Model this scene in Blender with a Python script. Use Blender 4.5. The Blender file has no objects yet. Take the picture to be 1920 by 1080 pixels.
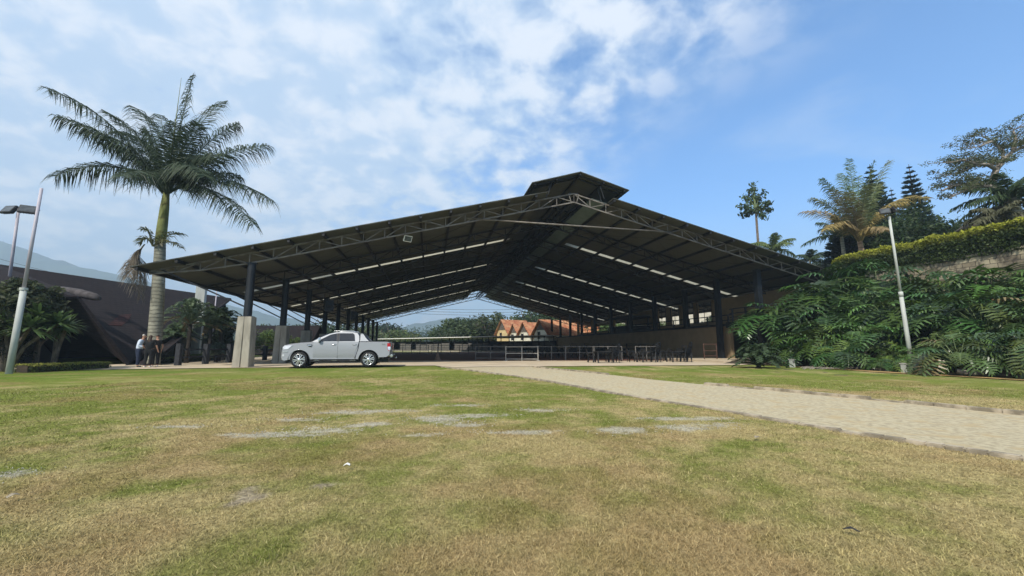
import bpy, bmesh, math, random
import numpy as np
from mathutils import Vector, Matrix
rad = math.radians
random.seed(11)
RNG = np.random.default_rng(11)
sc = bpy.context.scene
COL = sc.collection

# ---------------------------------------------------------------- camera, world, sun, exposure
F, CH = 775.0, 1.07
PITCH = math.atan(110 / F)
cam = bpy.data.cameras.new('camera')
cam.sensor_width = 36; cam.lens = F / 1920 * 36; cam.clip_end = 6000; cam.clip_start = 0.05
cam_o = bpy.data.objects.new('camera', cam); COL.objects.link(cam_o)
cam_o.location = (0, 0, CH); cam_o.rotation_euler = (math.pi / 2 + PITCH, 0, 0)
sc.camera = cam_o
sc.render.resolution_x, sc.render.resolution_y = 1024, 576
sc.view_settings.view_transform = 'Standard'; sc.view_settings.look = 'None'
sc.view_settings.exposure = 0.36; sc.view_settings.gamma = 1.0
sc.cycles.use_denoising = True
sc.cycles.max_bounces = 7; sc.cycles.transparent_max_bounces = 8
sc.cycles.sample_clamp_indirect = 6

SUN = Vector((-0.40, -0.88, 1.0)).normalized()          # towards the sun
sun = bpy.data.lights.new('sun', 'SUN'); sun.energy = 4.0; sun.angle = rad(1.5); sun.color = (1.0, 0.94, 0.84)
sun_o = bpy.data.objects.new('sun', sun); COL.objects.link(sun_o)
sun_o.rotation_euler = SUN.to_track_quat('Z', 'Y').to_euler(); sun_o.location = (-20, -30, 60)

def ray(px, py):
    return Vector(((px - 960) / F, math.cos(PITCH) - (540 - py) / F * math.sin(PITCH), math.sin(PITCH) + (540 - py) / F * math.cos(PITCH)))
def at(px, py, Y):                                        # the point of the place at distance Y ahead
    d = ray(px, py); return Vector((0, 0, CH)) + d * (Y / d.y)
def gr(px, py, z=0.0):                                    # a point of the ground
    d = ray(px, py); p = Vector((0, 0, CH)) + d * ((z - CH) / d.z); return p

w = bpy.data.worlds.new('World'); sc.world = w; w.use_nodes = True
nt = w.node_tree; nt.nodes.clear()
def N(t, **k):
    n = nt.nodes.new(t)
    for a, b in k.items(): setattr(n, a, b)
    return n
def Lk(a, b): nt.links.new(a, b)
def M_(op, a, b=None, c=None):
    n = N('ShaderNodeMath', operation=op)
    for i, v in enumerate((a, b, c)):
        if v is None: continue
        if isinstance(v, (int, float)): n.inputs[i].default_value = v
        else: Lk(v, n.inputs[i])
    return n.outputs[0]
def mixc(fac, a, b):
    n = N('ShaderNodeMix', data_type='RGBA')
    for s, v in ((n.inputs[0], fac), (n.inputs[6], a), (n.inputs[7], b)):
        if isinstance(v, (int, float)): s.default_value = v
        elif isinstance(v, tuple): s.default_value = (*v, 1)
        else: Lk(v, s)
    return n.outputs[2]
def smooth(v, a, b, lo=0.0, hi=1.0):
    n = N('ShaderNodeMapRange', interpolation_type='SMOOTHSTEP')
    Lk(v, n.inputs[0])
    for i, q in zip((1, 2, 3, 4), (a, b, lo, hi)): n.inputs[i].default_value = q
    return n.outputs[0]
sky = N('ShaderNodeTexSky', sky_type='NISHITA', sun_disc=False)
sky.sun_elevation = math.asin(SUN.z); sky.sun_rotation = math.atan2(SUN.x, SUN.y)
sky.air_density = 1.0; sky.dust_density = 0.6; sky.ozone_density = 2.0; sky.altitude = 900
tc = N('ShaderNodeTexCoord')
sep = N('ShaderNodeSeparateXYZ'); Lk(tc.outputs['Generated'], sep.inputs[0])
X_, Y_, Z_ = sep.outputs
inv = M_('DIVIDE', 1.0, M_('ADD', M_('MAXIMUM', Z_, 0.0), 0.30))
comb = N('ShaderNodeCombineXYZ'); Lk(M_('MULTIPLY', X_, inv), comb.inputs[0]); Lk(M_('MULTIPLY', Y_, inv), comb.inputs[1]); comb.inputs[2].default_value = 3.3
def noise(vec, scale, detail, rough, dist=0.0):
    n = N('ShaderNodeTexNoise'); n.inputs['Scale'].default_value = scale; n.inputs['Detail'].default_value = detail
    n.inputs['Roughness'].default_value = rough; n.inputs['Distortion'].default_value = dist; Lk(vec, n.inputs['Vector']); return n.outputs[0]
n1 = noise(comb.outputs[0], 1.9, 3, 0.5, 0.1)
n2 = noise(comb.outputs[0], 9.5, 5, 0.52, 0.2)
n3 = noise(comb.outputs[0], 0.5, 2, 0.5)
cl = M_('ADD', M_('MULTIPLY', n1, 0.42), M_('MULTIPLY', n2, 0.58))
# the bank of cloud ends along a great circle; right of it the sky is clear
r1, r2 = ray(1190, 340).normalized(), ray(1640, -40).normalized()
nb = r1.cross(r2).normalized()
if nb.dot(ray(400, 200)) < 0: nb = -nb
dist = M_('ADD', M_('ADD', M_('MULTIPLY', X_, nb.x), M_('MULTIPLY', Y_, nb.y)), M_('MULTIPLY', Z_, nb.z))
dist = M_('ADD', dist, M_('MULTIPLY', M_('SUBTRACT', n3, 0.5), 0.45))
region = smooth(dist, -0.10, 0.14)
thick = smooth(dist, 0.0, 0.62, 0.0, 0.21)
cov = M_('MULTIPLY', smooth(M_('ADD', cl, thick), 0.36, 0.60), region)
wsp = smooth(noise(comb.outputs[0], 1.9, 5, 0.6, 0.5), 0.60, 0.78, 0.0, 0.22)
cov = M_('MAXIMUM', cov, wsp)
low = smooth(Z_, 0.0, 0.34, 0.85, 0.0)
shade = smooth(n2, 0.38, 0.66)
ccol = mixc(shade, (0.50, 0.63, 0.80), (0.80, 0.84, 0.90))
skyc = N('ShaderNodeVectorMath', operation='SCALE'); Lk(sky.outputs[0], skyc.inputs[0]); skyc.inputs['Scale'].default_value = 0.14
tint = N('ShaderNodeVectorMath', operation='MULTIPLY'); Lk(skyc.outputs[0], tint.inputs[0]); tint.inputs[1].default_value = (0.58, 1.16, 1.58)
base = mixc(low, tint.outputs[0], (0.50, 0.68, 0.90))
final = mixc(M_('MULTIPLY', cov, 0.92), base, ccol)
bg = N('ShaderNodeBackground'); bg.inputs[1].default_value = 1.0; Lk(final, bg.inputs[0])
wo = N('ShaderNodeOutputWorld'); Lk(bg.outputs[0], wo.inputs[0])

# ---------------------------------------------------------------- materials
def mat(name, c1, c2=None, scale=6.0, rough=0.8, bump=0.0, metallic=0.0, detail=5, lo=0.35, hi=0.65, world=False, stretch=None, c3=None, spec=None):
    global nt
    m = bpy.data.materials.new(name); m.use_nodes = True; nt = m.node_tree
    b = nt.nodes['Principled BSDF']; b.inputs['Roughness'].default_value = rough; b.inputs['Metallic'].default_value = metallic
    b.inputs['Specular IOR Level'].default_value = 0.3 if spec is None else spec
    c2 = c2 or tuple(v * 0.75 for v in c1)
    t = N('ShaderNodeTexCoord'); v = t.outputs['Object']
    if world: v = N('ShaderNodeNewGeometry').outputs['Position']
    if stretch:
        mp = N('ShaderNodeMapping'); mp.inputs['Scale'].default_value = stretch; Lk(v, mp.inputs[0]); v = mp.outputs[0]
    n = noise(v, scale, detail, 0.6)
    col = mixc(smooth(n, lo, hi), c2, c1)
    if c3:
        col = mixc(smooth(noise(v, scale * 0.23, 4, 0.6), 0.5, 0.68), col, c3)
    Lk(col, b.inputs['Base Color'])
    if bump:
        bp = N('ShaderNodeBump'); bp.inputs['Strength'].default_value = bump; bp.inputs['Distance'].default_value = 0.02
        Lk(noise(v, scale * 3, 5, 0.65), bp.inputs['Height']); Lk(bp.outputs[0], b.inputs['Normal'])
    m['v'] = 0
    return m
def bsdf(m): return m.node_tree.nodes['Principled BSDF']

def leafmat(name, transl=0.3, rough=0.55, spec=0.25):
    """albedo comes from the leaf's own colour attribute 'leaf'"""
    global nt
    m = bpy.data.materials.new(name); m.use_nodes = True; nt = m.node_tree
    b = nt.nodes['Principled BSDF']; b.inputs['Roughness'].default_value = rough; b.inputs['Specular IOR Level'].default_value = spec
    a = N('ShaderNodeAttribute', attribute_name='leaf'); Lk(a.outputs['Color'], b.inputs['Base Color'])
    t = N('ShaderNodeBsdfTranslucent'); Lk(a.outputs['Color'], t.inputs[0])
    mx = N('ShaderNodeMixShader'); mx.inputs[0].default_value = transl
    out = nt.nodes['Material Output']; Lk(b.outputs[0], mx.inputs[1]); Lk(t.outputs[0], mx.inputs[2]); Lk(mx.outputs[0], out.inputs[0])
    return m
M = {}
M['leaf'] = leafmat('leaf'); M['blade'] = leafmat('grass_blade', 0.25, 0.8, 0.05)
M['waxleaf'] = leafmat('glossy_leaf', 0.22, 0.36, 0.5)
M['bark'] = mat('bark', (0.16, 0.13, 0.10), (0.07, 0.055, 0.045), 9, 0.95, 0.6, stretch=(1, 1, 0.3))
M['palebark'] = mat('pale_bark', (0.30, 0.26, 0.21), (0.15, 0.13, 0.11), 7, 0.95, 0.5)
M['steel'] = mat('shaded_grey_steel', (0.028, 0.028, 0.028), (0.018, 0.018, 0.018), 3, 0.55, 0.0, 0.3)  # roof steel darkened, the shade inside the hall put into its colour
M['litsteel'] = mat('sunlit_grey_steel', (0.19, 0.17, 0.145), (0.11, 0.095, 0.08), 2.2, 0.6, 0.0, 0.1)  # same steel painted lighter, as the sun strikes the front truss
M['navy'] = mat('dark_blue_steel', (0.012, 0.0155, 0.020), (0.007, 0.009, 0.012), 1.5, 0.55)
M['tie'] = mat('pale_pipe', (0.42, 0.41, 0.38), (0.3, 0.29, 0.27), 2, 0.6)
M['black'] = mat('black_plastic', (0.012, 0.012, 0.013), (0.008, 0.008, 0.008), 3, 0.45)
M['blackwood'] = mat('black_painted_wood', (0.035, 0.038, 0.044), (0.018, 0.019, 0.022), 8, 0.7, 0.3)
M['conc'] = mat('cast_concrete', (0.37, 0.335, 0.27), (0.25, 0.225, 0.18), 2.6, 0.92, 0.35, detail=8, c3=(0.30, 0.27, 0.21), stretch=(1, 1, .35))
M['apron'] = mat('dusty_concrete', (0.53, 0.44, 0.31), (0.42, 0.34, 0.24), 0.7, 0.95, 0.25, world=True, detail=9, c3=(0.44, 0.38, 0.29))
M['dirt'] = mat('red_dirt', (0.17, 0.065, 0.035), (0.10, 0.04, 0.022), 0.8, 0.98, 0.5, world=True, detail=8)
M['road'] = mat('dusty_stone_road', (0.46, 0.395, 0.26), (0.32, 0.27, 0.175), 13, 0.97, 1.0, world=True, detail=10, lo=.34, hi=.6, c3=(0.41, 0.32, 0.18))
M['kerb'] = mat('kerb_stone', (0.40, 0.34, 0.25), (0.20, 0.17, 0.12), 4, 0.95, 0.7, detail=8, lo=.4, hi=.62)
M['orange'] = mat('orange_soil', (0.42, 0.26, 0.10), (0.30, 0.20, 0.08), 3, 0.98, 0.6, world=True, detail=8)
M['soil'] = mat('dark_soil', (0.06, 0.045, 0.03), (0.03, 0.024, 0.016), 3, 0.98, 0.6)
M['beige'] = mat('beige_render', (0.27, 0.20, 0.115), (0.22, 0.165, 0.095), 1.2, 0.95, 0.2, detail=7)
M['white'] = mat('white_paint', (0.78, 0.76, 0.72), (0.66, 0.64, 0.6), 2, 0.7)
M['cream'] = mat('cream_wall', (0.72, 0.68, 0.56), (0.58, 0.54, 0.43), 1.5, 0.9, 0.2)
M['yellowwall'] = mat('yellow_wall', (0.62, 0.47, 0.24), (0.5, 0.38, 0.2), 1.5, 0.9)
M['polepaint'] = mat('pale_green_grey_paint', (0.44, 0.46, 0.42), (0.33, 0.34, 0.31), 3, 0.6, stretch=(1, 1, .2))
M['polelilac'] = mat('weathered_pale_paint', (0.42, 0.39, 0.42), (0.32, 0.29, 0.32), 3, 0.6, stretch=(1, 1, .2))
M['greywood'] = mat('grey_boards', (0.15, 0.14, 0.125), (0.08, 0.075, 0.07), 5, 0.9, stretch=(4, 1, .3))
M['darkglass'] = mat('tinted_glass', (0.02, 0.021, 0.024), (0.016, 0.017, 0.02), 1, 0.08, spec=0.6)
M['silver'] = mat('silver_car_paint', (0.29, 0.30, 0.315), (0.27, 0.28, 0.295), 300, 0.48, 0, 0.2, spec=.5)
bsdf(M['silver']).inputs['Coat Weight'].default_value = 0.35; bsdf(M['silver']).inputs['Coat Roughness'].default_value = 0.06
M['chrome'] = mat('chrome', (0.8, 0.8, 0.8), (0.75, 0.75, 0.75), 1, 0.14, 0, 1.0)
M['alloy'] = mat('bright_alloy', (0.75, 0.75, 0.76), (0.68, 0.68, 0.69), 1, 0.25, 0, 0.85)
M['tyre'] = mat('tyre_rubber', (0.018, 0.018, 0.018), (0.012, 0.012, 0.012), 20, 0.85, 0.3)
M['redlens'] = mat('red_lens', (0.45, 0.015, 0.012), (0.4, 0.01, 0.01), 1, 0.15)
M['clearlens'] = mat('clear_lens', (0.72, 0.73, 0.74), (0.6, 0.6, 0.62), 8, 0.1, 0, 0.3)
M['charcoal'] = mat('charcoal_trim', (0.03, 0.03, 0.032), (0.02, 0.02, 0.02), 3, 0.6)
M['lampglass'] = mat('floodlight_glass', (0.10, 0.11, 0.115), (0.06, 0.065, 0.07), 6, 0.15, 0, 0.2)
M['skin'] = mat('skin', (0.42, 0.24, 0.16), (0.36, 0.2, 0.13), 12, 0.6)
M['greyhair'] = mat('grey_hair', (0.55, 0.52, 0.46), (0.38, 0.36, 0.32), 30, 0.8)
M['brownhair'] = mat('brown_hair', (0.045, 0.025, 0.015), (0.02, 0.012, 0.008), 30, 0.6)
M['shirt'] = mat('pale_blue_shirt', (0.62, 0.70, 0.80), (0.55, 0.62, 0.72), 6, 0.85)
M['denim'] = mat('dark_denim', (0.025, 0.035, 0.065), (0.016, 0.022, 0.04), 15, 0.9)
M['blackcloth'] = mat('black_cloth', (0.013, 0.013, 0.014), (0.009, 0.009, 0.009), 8, 0.9)
M['greycloth'] = mat('slate_cloth', (0.05, 0.06, 0.065), (0.03, 0.04, 0.045), 8, 0.9)
M['cut'] = mat('cut_wood', (0.62, 0.38, 0.15), (0.5, 0.28, 0.1), 14, 0.9)

def brickmat(name, c1, c2, mortar, bw, bh, axes=('X', 'Z'), ms=0.015, dirt=None, rough=0.95):
    global nt
    m = bpy.data.materials.new(name); m.use_nodes = True; nt = m.node_tree
    b = nt.nodes['Principled BSDF']; b.inputs['Roughness'].default_value = rough; b.inputs['Specular IOR Level'].default_value = 0.2
    t = N('ShaderNodeTexCoord'); s = N('ShaderNodeSeparateXYZ'); Lk(t.outputs['Object'], s.inputs[0])
    c = N('ShaderNodeCombineXYZ'); Lk(s.outputs[axes[0]], c.inputs[0]); Lk(s.outputs[axes[1]], c.inputs[1])
    k = N('ShaderNodeTexBrick'); Lk(c.outputs[0], k.inputs['Vector'])
    k.inputs['Scale'].default_value = 1; k.inputs['Brick Width'].default_value = bw; k.inputs['Row Height'].default_value = bh
    k.inputs['Mortar Size'].default_value = ms; k.inputs['Color1'].default_value = (*c1, 1); k.inputs['Color2'].default_value = (*c2, 1); k.inputs['Mortar'].default_value = (*mortar, 1)
    col = k.outputs['Color']
    if dirt: col = mixc(smooth(noise(t.outputs['Object'], 0.9, 7, 0.7), 0.42, 0.62), col, dirt)
    Lk(col, b.inputs['Base Color'])
    bp = N('ShaderNodeBump'); bp.inputs['Strength'].default_value = 0.7; bp.inputs['Distance'].default_value = 0.02; bp.invert = True
    Lk(k.outputs['Fac'], bp.inputs['Height']); Lk(bp.outputs[0], b.inputs['Normal'])
    return m
M['blockwall'] = brickmat('stone_blocks', (0.42, 0.36, 0.24), (0.22, 0.18, 0.12), (0.07, 0.06, 0.045), 0.62, 0.27, dirt=(0.075, 0.062, 0.048))
M['shingle'] = brickmat('brown_shingles', (0.020, 0.0145, 0.0155), (0.013, 0.010, 0.011), (0.007, 0.006, 0.007), 0.35, 0.16, axes=('Y', 'Z'), ms=0.02, dirt=(0.018, 0.013, 0.0135))
M['redshingle'] = brickmat('red_worn_shingles', (0.045, 0.016, 0.015), (0.034, 0.014, 0.013), (0.02, 0.01, 0.01), 0.35, 0.16, axes=('Y', 'Z'), ms=0.02)
M['terracotta'] = brickmat('terracotta_tiles', (0.55, 0.20, 0.09), (0.42, 0.15, 0.07), (0.16, 0.06, 0.035), 0.28, 0.9, axes=('X', 'Z'), ms=0.05, dirt=(0.50, 0.27, 0.14))
M['roofunder'] = brickmat('roof_sheets', (0.080, 0.083, 0.070), (0.072, 0.075, 0.063), (0.035, 0.036, 0.03), 60.0, 1.02, axes=('X', 'Y'), ms=0.018, dirt=(0.085, 0.088, 0.074), rough=0.6)
M['deckpanel'] = brickmat('beige_boards', (0.46, 0.34, 0.17), (0.43, 0.32, 0.16), (0.30, 0.22, 0.11), 0.4, 9.0, ms=0.012)

def translucent(name, c):
    global nt
    m = bpy.data.materials.new(name); m.use_nodes = True; nt = m.node_tree
    t = N('ShaderNodeBsdfTranslucent'); t.inputs[0].default_value = (*c, 1)
    b = nt.nodes['Principled BSDF']; b.inputs['Base Color'].default_value = (*c, 1)
    mx = N('ShaderNodeMixShader'); mx.inputs[0].default_value = 0.85
    Lk(b.outputs[0], mx.inputs[1]); Lk(t.outputs[0], mx.inputs[2]); Lk(mx.outputs[0], nt.nodes['Material Output'].inputs[0])
    return m
M['skylight'] = translucent('fibreglass_sheet', (0.62, 0.60, 0.52))
M['greensheet'] = mat('green_grey_sheet', (0.13, 0.17, 0.16), (0.10, 0.14, 0.13), 2, 0.5)

# ---------------------------------------------------------------- object helpers
def tag(o, label=None, cat=None, group=None, kind=None):
    if label: o['label'] = label
    if cat: o['category'] = cat
    if group: o['group'] = group
    if kind: o['kind'] = kind
    return o
def empty(name, loc=(0, 0, 0), rz=0.0, label=None, cat=None, group=None):
    o = bpy.data.objects.new(name, None); COL.objects.link(o); o.location = loc; o.rotation_euler = (0, 0, rz)
    o.empty_display_size = 0.2
    return tag(o, label, cat, group)
def put(name, me, m=None, parent=None, loc=(0, 0, 0), rz=0.0):
    o = bpy.data.objects.new(name, me); COL.objects.link(o)
    if m is not None and not me.materials:
        for q in (m if isinstance(m, (list, tuple)) else [m]): me.materials.append(q)
    if parent: o.parent = parent
    o.location = loc; o.rotation_euler = (0, 0, rz)
    return o
def copy_tree(o, parent=None):
    c = o.copy(); COL.objects.link(c); c.parent = parent
    for ch in list(o.children): copy_tree(ch, c)
    return c

class MB:
    def __init__(s): s.v = []; s.f = []; s.mi = []; s.cur = 0
    def poly(s, pts):
        n = len(s.v); s.v += [tuple(p) for p in pts]; s.f.append(tuple(range(n, n + len(pts)))); s.mi.append(s.cur); return s
    def add(s, vs, fs):
        n = len(s.v); s.v += [tuple(p) for p in vs]
        for f in fs: s.f.append(tuple(n + i for i in f)); s.mi.append(s.cur)
        return s
    def box(s, x0, x1, y0, y1, z0, z1):
        return s.add([(x0, y0, z0), (x1, y0, z0), (x1, y1, z0), (x0, y1, z0), (x0, y0, z1), (x1, y0, z1), (x1, y1, z1), (x0, y1, z1)],
                     [(0, 3, 2, 1), (4, 5, 6, 7), (0, 1, 5, 4), (1, 2, 6, 5), (2, 3, 7, 6), (3, 0, 4, 7)])
    def beam(s, p, q, w_, h_, up=(0, 0, 1)):
        p, q = Vector(p), Vector(q); d = (q - p).normalized(); u = Vector(up)
        a = d.cross(u)
        if a.length < 1e-4: a = d.cross(Vector((1, 0, 0)))
        a.normalize(); b = a.cross(d).normalized(); a = a * w_ / 2; b = b * h_ / 2
        return s.add([p - a - b, p + a - b, p + a + b, p - a + b, q - a - b, q + a - b, q + a + b, q - a + b],
                     [(0, 1, 2, 3), (7, 6, 5, 4), (0, 4, 5, 1), (1, 5, 6, 2), (2, 6, 7, 3), (3, 7, 4, 0)])
    def tube(s, pts, rs, n=8, cap=True):
        pts = [Vector(p) for p in pts]
        if isinstance(rs, (int, float)): rs = [rs] * len(pts)
        base = len(s.v); prev = None
        for i, p in enumerate(pts):
            d = (pts[min(i + 1, len(pts) - 1)] - pts[max(i - 1, 0)]).normalized()
            if prev is None:
                a = d.cross(Vector((0.123, 0.99, 0.05)))
                if a.length < 0.1: a = d.cross(Vector((1, 0, 0)))
            else: a = prev - d * prev.dot(d)
            a.normalize(); b = d.cross(a); prev = a
            for k in range(n):
                t = 2 * math.pi * k / n; s.v.append(tuple(p + (a * math.cos(t) + b * math.sin(t)) * rs[i]))
        for i in range(len(pts) - 1):
            for k in range(n):
                k2 = (k + 1) % n; s.f.append((base + i * n + k, base + i * n + k2, base + (i + 1) * n + k2, base + (i + 1) * n + k)); s.mi.append(s.cur)
        if cap:
            s.f.append(tuple(base + k for k in reversed(range(n)))); s.mi.append(s.cur)
            e = base + (len(pts) - 1) * n; s.f.append(tuple(e + k for k in range(n))); s.mi.append(s.cur)
        return s
    def ring(s, c, axis, prof, n=24):                      # lathe: prof = [(along axis, radius)]
        c = Vector(c); ax = Vector(axis).normalized(); a = ax.cross(Vector((0.3, 0.2, 0.9))).normalized(); b = ax.cross(a)
        base = len(s.v)
        for (h, r) in prof:
            for k in range(n):
                t = 2 * math.pi * k / n; s.v.append(tuple(c + ax * h + (a * math.cos(t) + b * math.sin(t)) * r))
        for i in range(len(prof) - 1):
            for k in range(n):
                k2 = (k + 1) % n; s.f.append((base + i * n + k, base + i * n + k2, base + (i + 1) * n + k2, base + (i + 1) * n + k)); s.mi.append(s.cur)
        return s
    def prism(s, pts, off):                                # polygon pts (3D) pushed by off
        off = Vector(off); a = [Vector(p) for p in pts]; n = len(a); b = [p + off for p in a]
        return s.add(a + b, [tuple(range(n)), tuple(range(2 * n - 1, n - 1, -1))] + [(i, i + n, (i + 1) % n + n, (i + 1) % n) for i in range(n)])
    def mesh(s, name, smooth_=False, bevel=0.0, seg=2):
        me = bpy.data.meshes.new(name); me.from_pydata(s.v, [], s.f)
        if any(s.mi): me.polygons.foreach_set('material_index', s.mi)
        bm = bmesh.new(); bm.from_mesh(me)
        if bevel:
            bmesh.ops.remove_doubles(bm, verts=bm.verts, dist=1e-5)
        bmesh.ops.recalc_face_normals(bm, faces=bm.faces)
        if bevel:
            ed = [e for e in bm.edges if len(e.link_faces) == 2 and e.calc_face_angle(0) > rad(28)]
            bmesh.ops.bevel(bm, geom=ed, offset=bevel, segments=seg, affect='EDGES', clamp_overlap=True)
        bm.to_mesh(me); bm.free()
        if smooth_ or bevel:
            me.polygons.foreach_set('use_smooth', [True] * len(me.polygons))
            if bevel or smooth_ == 'auto':
                try: me.set_sharp_from_angle(angle=rad(38))
                except Exception: pass
        return me
    def put(s, name, m, parent=None, smooth_=False, bevel=0.0, loc=(0, 0, 0), rz=0.0, seg=2):
        return put(name, s.mesh(name, smooth_, bevel, seg), m, parent, loc, rz)

def npmesh(name, V, k, leaf=None):
    """V: (faces, k, 3) separate faces with k corners; leaf: (faces,3) albedo"""
    V = np.asarray(V, dtype=np.float32); nf = V.shape[0]
    me = bpy.data.meshes.new(name); me.vertices.add(nf * k); me.vertices.foreach_set('co', V.reshape(-1))
    me.loops.add(nf * k); me.loops.foreach_set('vertex_index', np.arange(nf * k, dtype=np.int32))
    me.polygons.add(nf); me.polygons.foreach_set('loop_start', np.arange(0, nf * k, k, dtype=np.int32))
    try: me.polygons.foreach_set('loop_total', np.full(nf, k, dtype=np.int32))
    except Exception: pass
    if leaf is not None:
        a = me.attributes.new('leaf', 'FLOAT_COLOR', 'FACE'); c = np.ones((nf, 4), dtype=np.float32); c[:, :3] = leaf
        a.data.foreach_set('color', c.reshape(-1))
    me.update(calc_edges=True); return me
def tints(n, c, var=0.25, hue=0.08, rng=RNG):
    c = np.asarray(c)[None, :] * (1 + rng.uniform(-var, var, (n, 1))); return np.clip(c * (1 + rng.uniform(-hue, hue, (n, 3))), 0.002, 0.95)

def hsh(ix, iy, s):
    h = (ix.astype(np.int64) * 374761393 + iy.astype(np.int64) * 668265263 + s * 1442695041) & 0x7fffffff
    h = ((h ^ (h >> 13)) * 1274126177) & 0x7fffffff
    return ((h ^ (h >> 16)) & 0xffff) / 65535.0
def vnoise(x, y, s=0):
    ix, iy = np.floor(x), np.floor(y); fx, fy = x - ix, y - iy; fx = fx * fx * (3 - 2 * fx); fy = fy * fy * (3 - 2 * fy)
    a, b, c, d = hsh(ix, iy, s), hsh(ix + 1, iy, s), hsh(ix, iy + 1, s), hsh(ix + 1, iy + 1, s)
    return (a * (1 - fx) + b * fx) * (1 - fy) + (c * (1 - fx) + d * fx) * fy
def fbm(x, y, s=0, o=4):
    t = 0; a = 0.5
    for i in range(o): t = t + a * vnoise(x * 2 ** i, y * 2 ** i, s + i * 7); a *= 0.5
    return t / (1 - 0.5 ** o)
def S(t): t = np.clip(t, 0, 1); return t * t * (3 - 2 * t)

# hall frame: s across, g along, z up
HL = Vector((-18.88, 20.06, 0)); TT = Vector((0.98095, 0.19424, 0)); AA = Vector((-0.19424, 0.98095, 0)); HROT = math.atan2(TT.y, TT.x)
def H(s, g, z=0.0): return HL + TT * s + AA * g + Vector((0, 0, z))
def toH(p): d = Vector((p[0], p[1], 0)) - HL; return d.dot(TT), d.dot(AA)

# ---------------------------------------------------------------- ground
kerbL = [(-4.35, 23.5), (-1.38, 18.15), (0.71, 14.02), (1.92, 10.86), (2.67, 8.87), (3.39, 7.32), (3.97, 5.91), (4.47, 4.88), (4.89, 4.14), (5.6, 2.6), (6.6, 0.2), (8.2, -4)]
kerbR = [(0.85, 22.41), (2.3, 19.2), (3.67, 16.11), (4.45, 14.0), (5.43, 11.9), (6.63, 9.77), (7.47, 8.06), (7.98, 6.66), (8.9, 4.4), (10.2, 1.2), (12.2, -4)]
def dense(poly, k=8):
    P = [Vector((*p, 0)) for p in poly]; out = []
    for i in range(len(P) - 1):
        a, b = P[i], P[i + 1]; t0 = (P[i + 1] - P[max(i - 1, 0)]) / (2 if i else 1); t1 = (P[min(i + 2, len(P) - 1)] - P[i]) / (2 if i + 2 < len(P) else 1)
        for j in range(k):
            t = j / k; out.append((2*t**3-3*t*t+1)*a + (t**3-2*t*t+t)*t0 + (-2*t**3+3*t*t)*b + (t**3-t*t)*t1)
    out.append(P[-1]); return out
KL, KR = dense(kerbL), dense(kerbR)
def xof(K, y):
    ys = np.array([p.y for p in K])[::-1]; xs = np.array([p.x for p in K])[::-1]; return np.interp(y, ys, xs)
def on_road(x, y): return (y < 23.3) & (x > xof(KL, y) - 0.03) & (x < xof(KR, y) + 0.03)
# worn sandy patches in the lawn: (px, py, half length, half depth, weight)
worn = []
for (px, py, a, b, wt) in [(480, 818, .5, .11, .9), (540, 812, .5, .10, 1), (620, 805, .42, .13, 1), (690, 797, .24, .11, 1), (820, 786, .42, .22, 1.1), (880, 795, .3, .12, .8),
                       (960, 811, .5, .10, .9), (1010, 769, .38, .12, .9), (1170, 809, .42, .13, 1), (1290, 802, .48, .10, .9), (1290, 786, .75, .12, .9), (1350, 796, .4, .1, .7), (690, 771, .55, .12, .8), (560, 786, .5, .1, .7),
                       (650, 774, .5, .12, .8), (735, 771, .4, .1, .7), (330, 800, .45, .10, .8), (860, 760, .6, .13, .55), (905, 779, .5, .1, .8), (465, 925, .20, .17, .75), (620, 910, .15, .06, .8), (10, 890, .22, .12, .8), (800, 815, .3, .07, .6)]:
    p = gr(px, py); worn.append((p.x, p.y, a, b, wt))
def bare(x, y):
    t = np.zeros_like(x)
    jx = x + (fbm(x * 2.2, y * 2.2, 31) - .5) * .5; jy = y + (fbm(x * 2.2, y * 2.2, 37) - .5) * .4
    for (cx, cy, a, b, wt) in worn:
        t = np.maximum(t, wt * (1 - np.sqrt(((jx - cx) / (a * 1.25)) ** 2 + ((jy - cy) / (b * 1.9)) ** 2)))
    return S((t - .12 + (fbm(x * 11, y * 11, 3, 5) - 0.5) * 1.3 * np.minimum(1, t * 5)) * 2.4)
def lawncol(x, y):
    r = np.sqrt(x * x + y * y)
    dry = 0.60 - 0.42 * S((r - 4.0) / 13) + (fbm(x * .45, y * .45, 5) - 0.5) * 1.3 + (fbm(x * 2.1, y * 2.1, 9) - .5) * 1.3 + (fbm(x * 8, y * 8, 19) - .5) * .7
    dry = dry + 0.25 * S((x - 0) / 8) * (r < 14) - .15 * S((-x - 4) / 8)
    dry = S(dry)[:, None]
    green = np.array([0.175, 0.200, 0.046]); tan = np.array([0.395, 0.320, 0.150]); lush = np.array([0.125, 0.172, 0.032])
    l = S((r - 17) / 6)[:, None]
    c = (green * (1 - l) + lush * l) * (1 - dry) + tan * dry
    red = S((fbm(x * .9 + 7, y * .9, 21) - .52) * 5)[:, None]
    c = c * (1 - .35 * red) + np.array([0.33, 0.20, 0.11]) * .35 * red
    b = bare(x, y)[:, None]; nr = (r < 4.3)[:, None]
    c = c * (1 - b) + np.where(nr, np.array([0.34, 0.28, 0.20]), np.array([0.40, 0.365, 0.275])) * b * .85 + c * b * .15
    return c
def gz(x, y): return 2.4 * S((np.asarray(x, float) + 8) / 26) * S((np.asarray(y, float) - 82) / 26)

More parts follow.
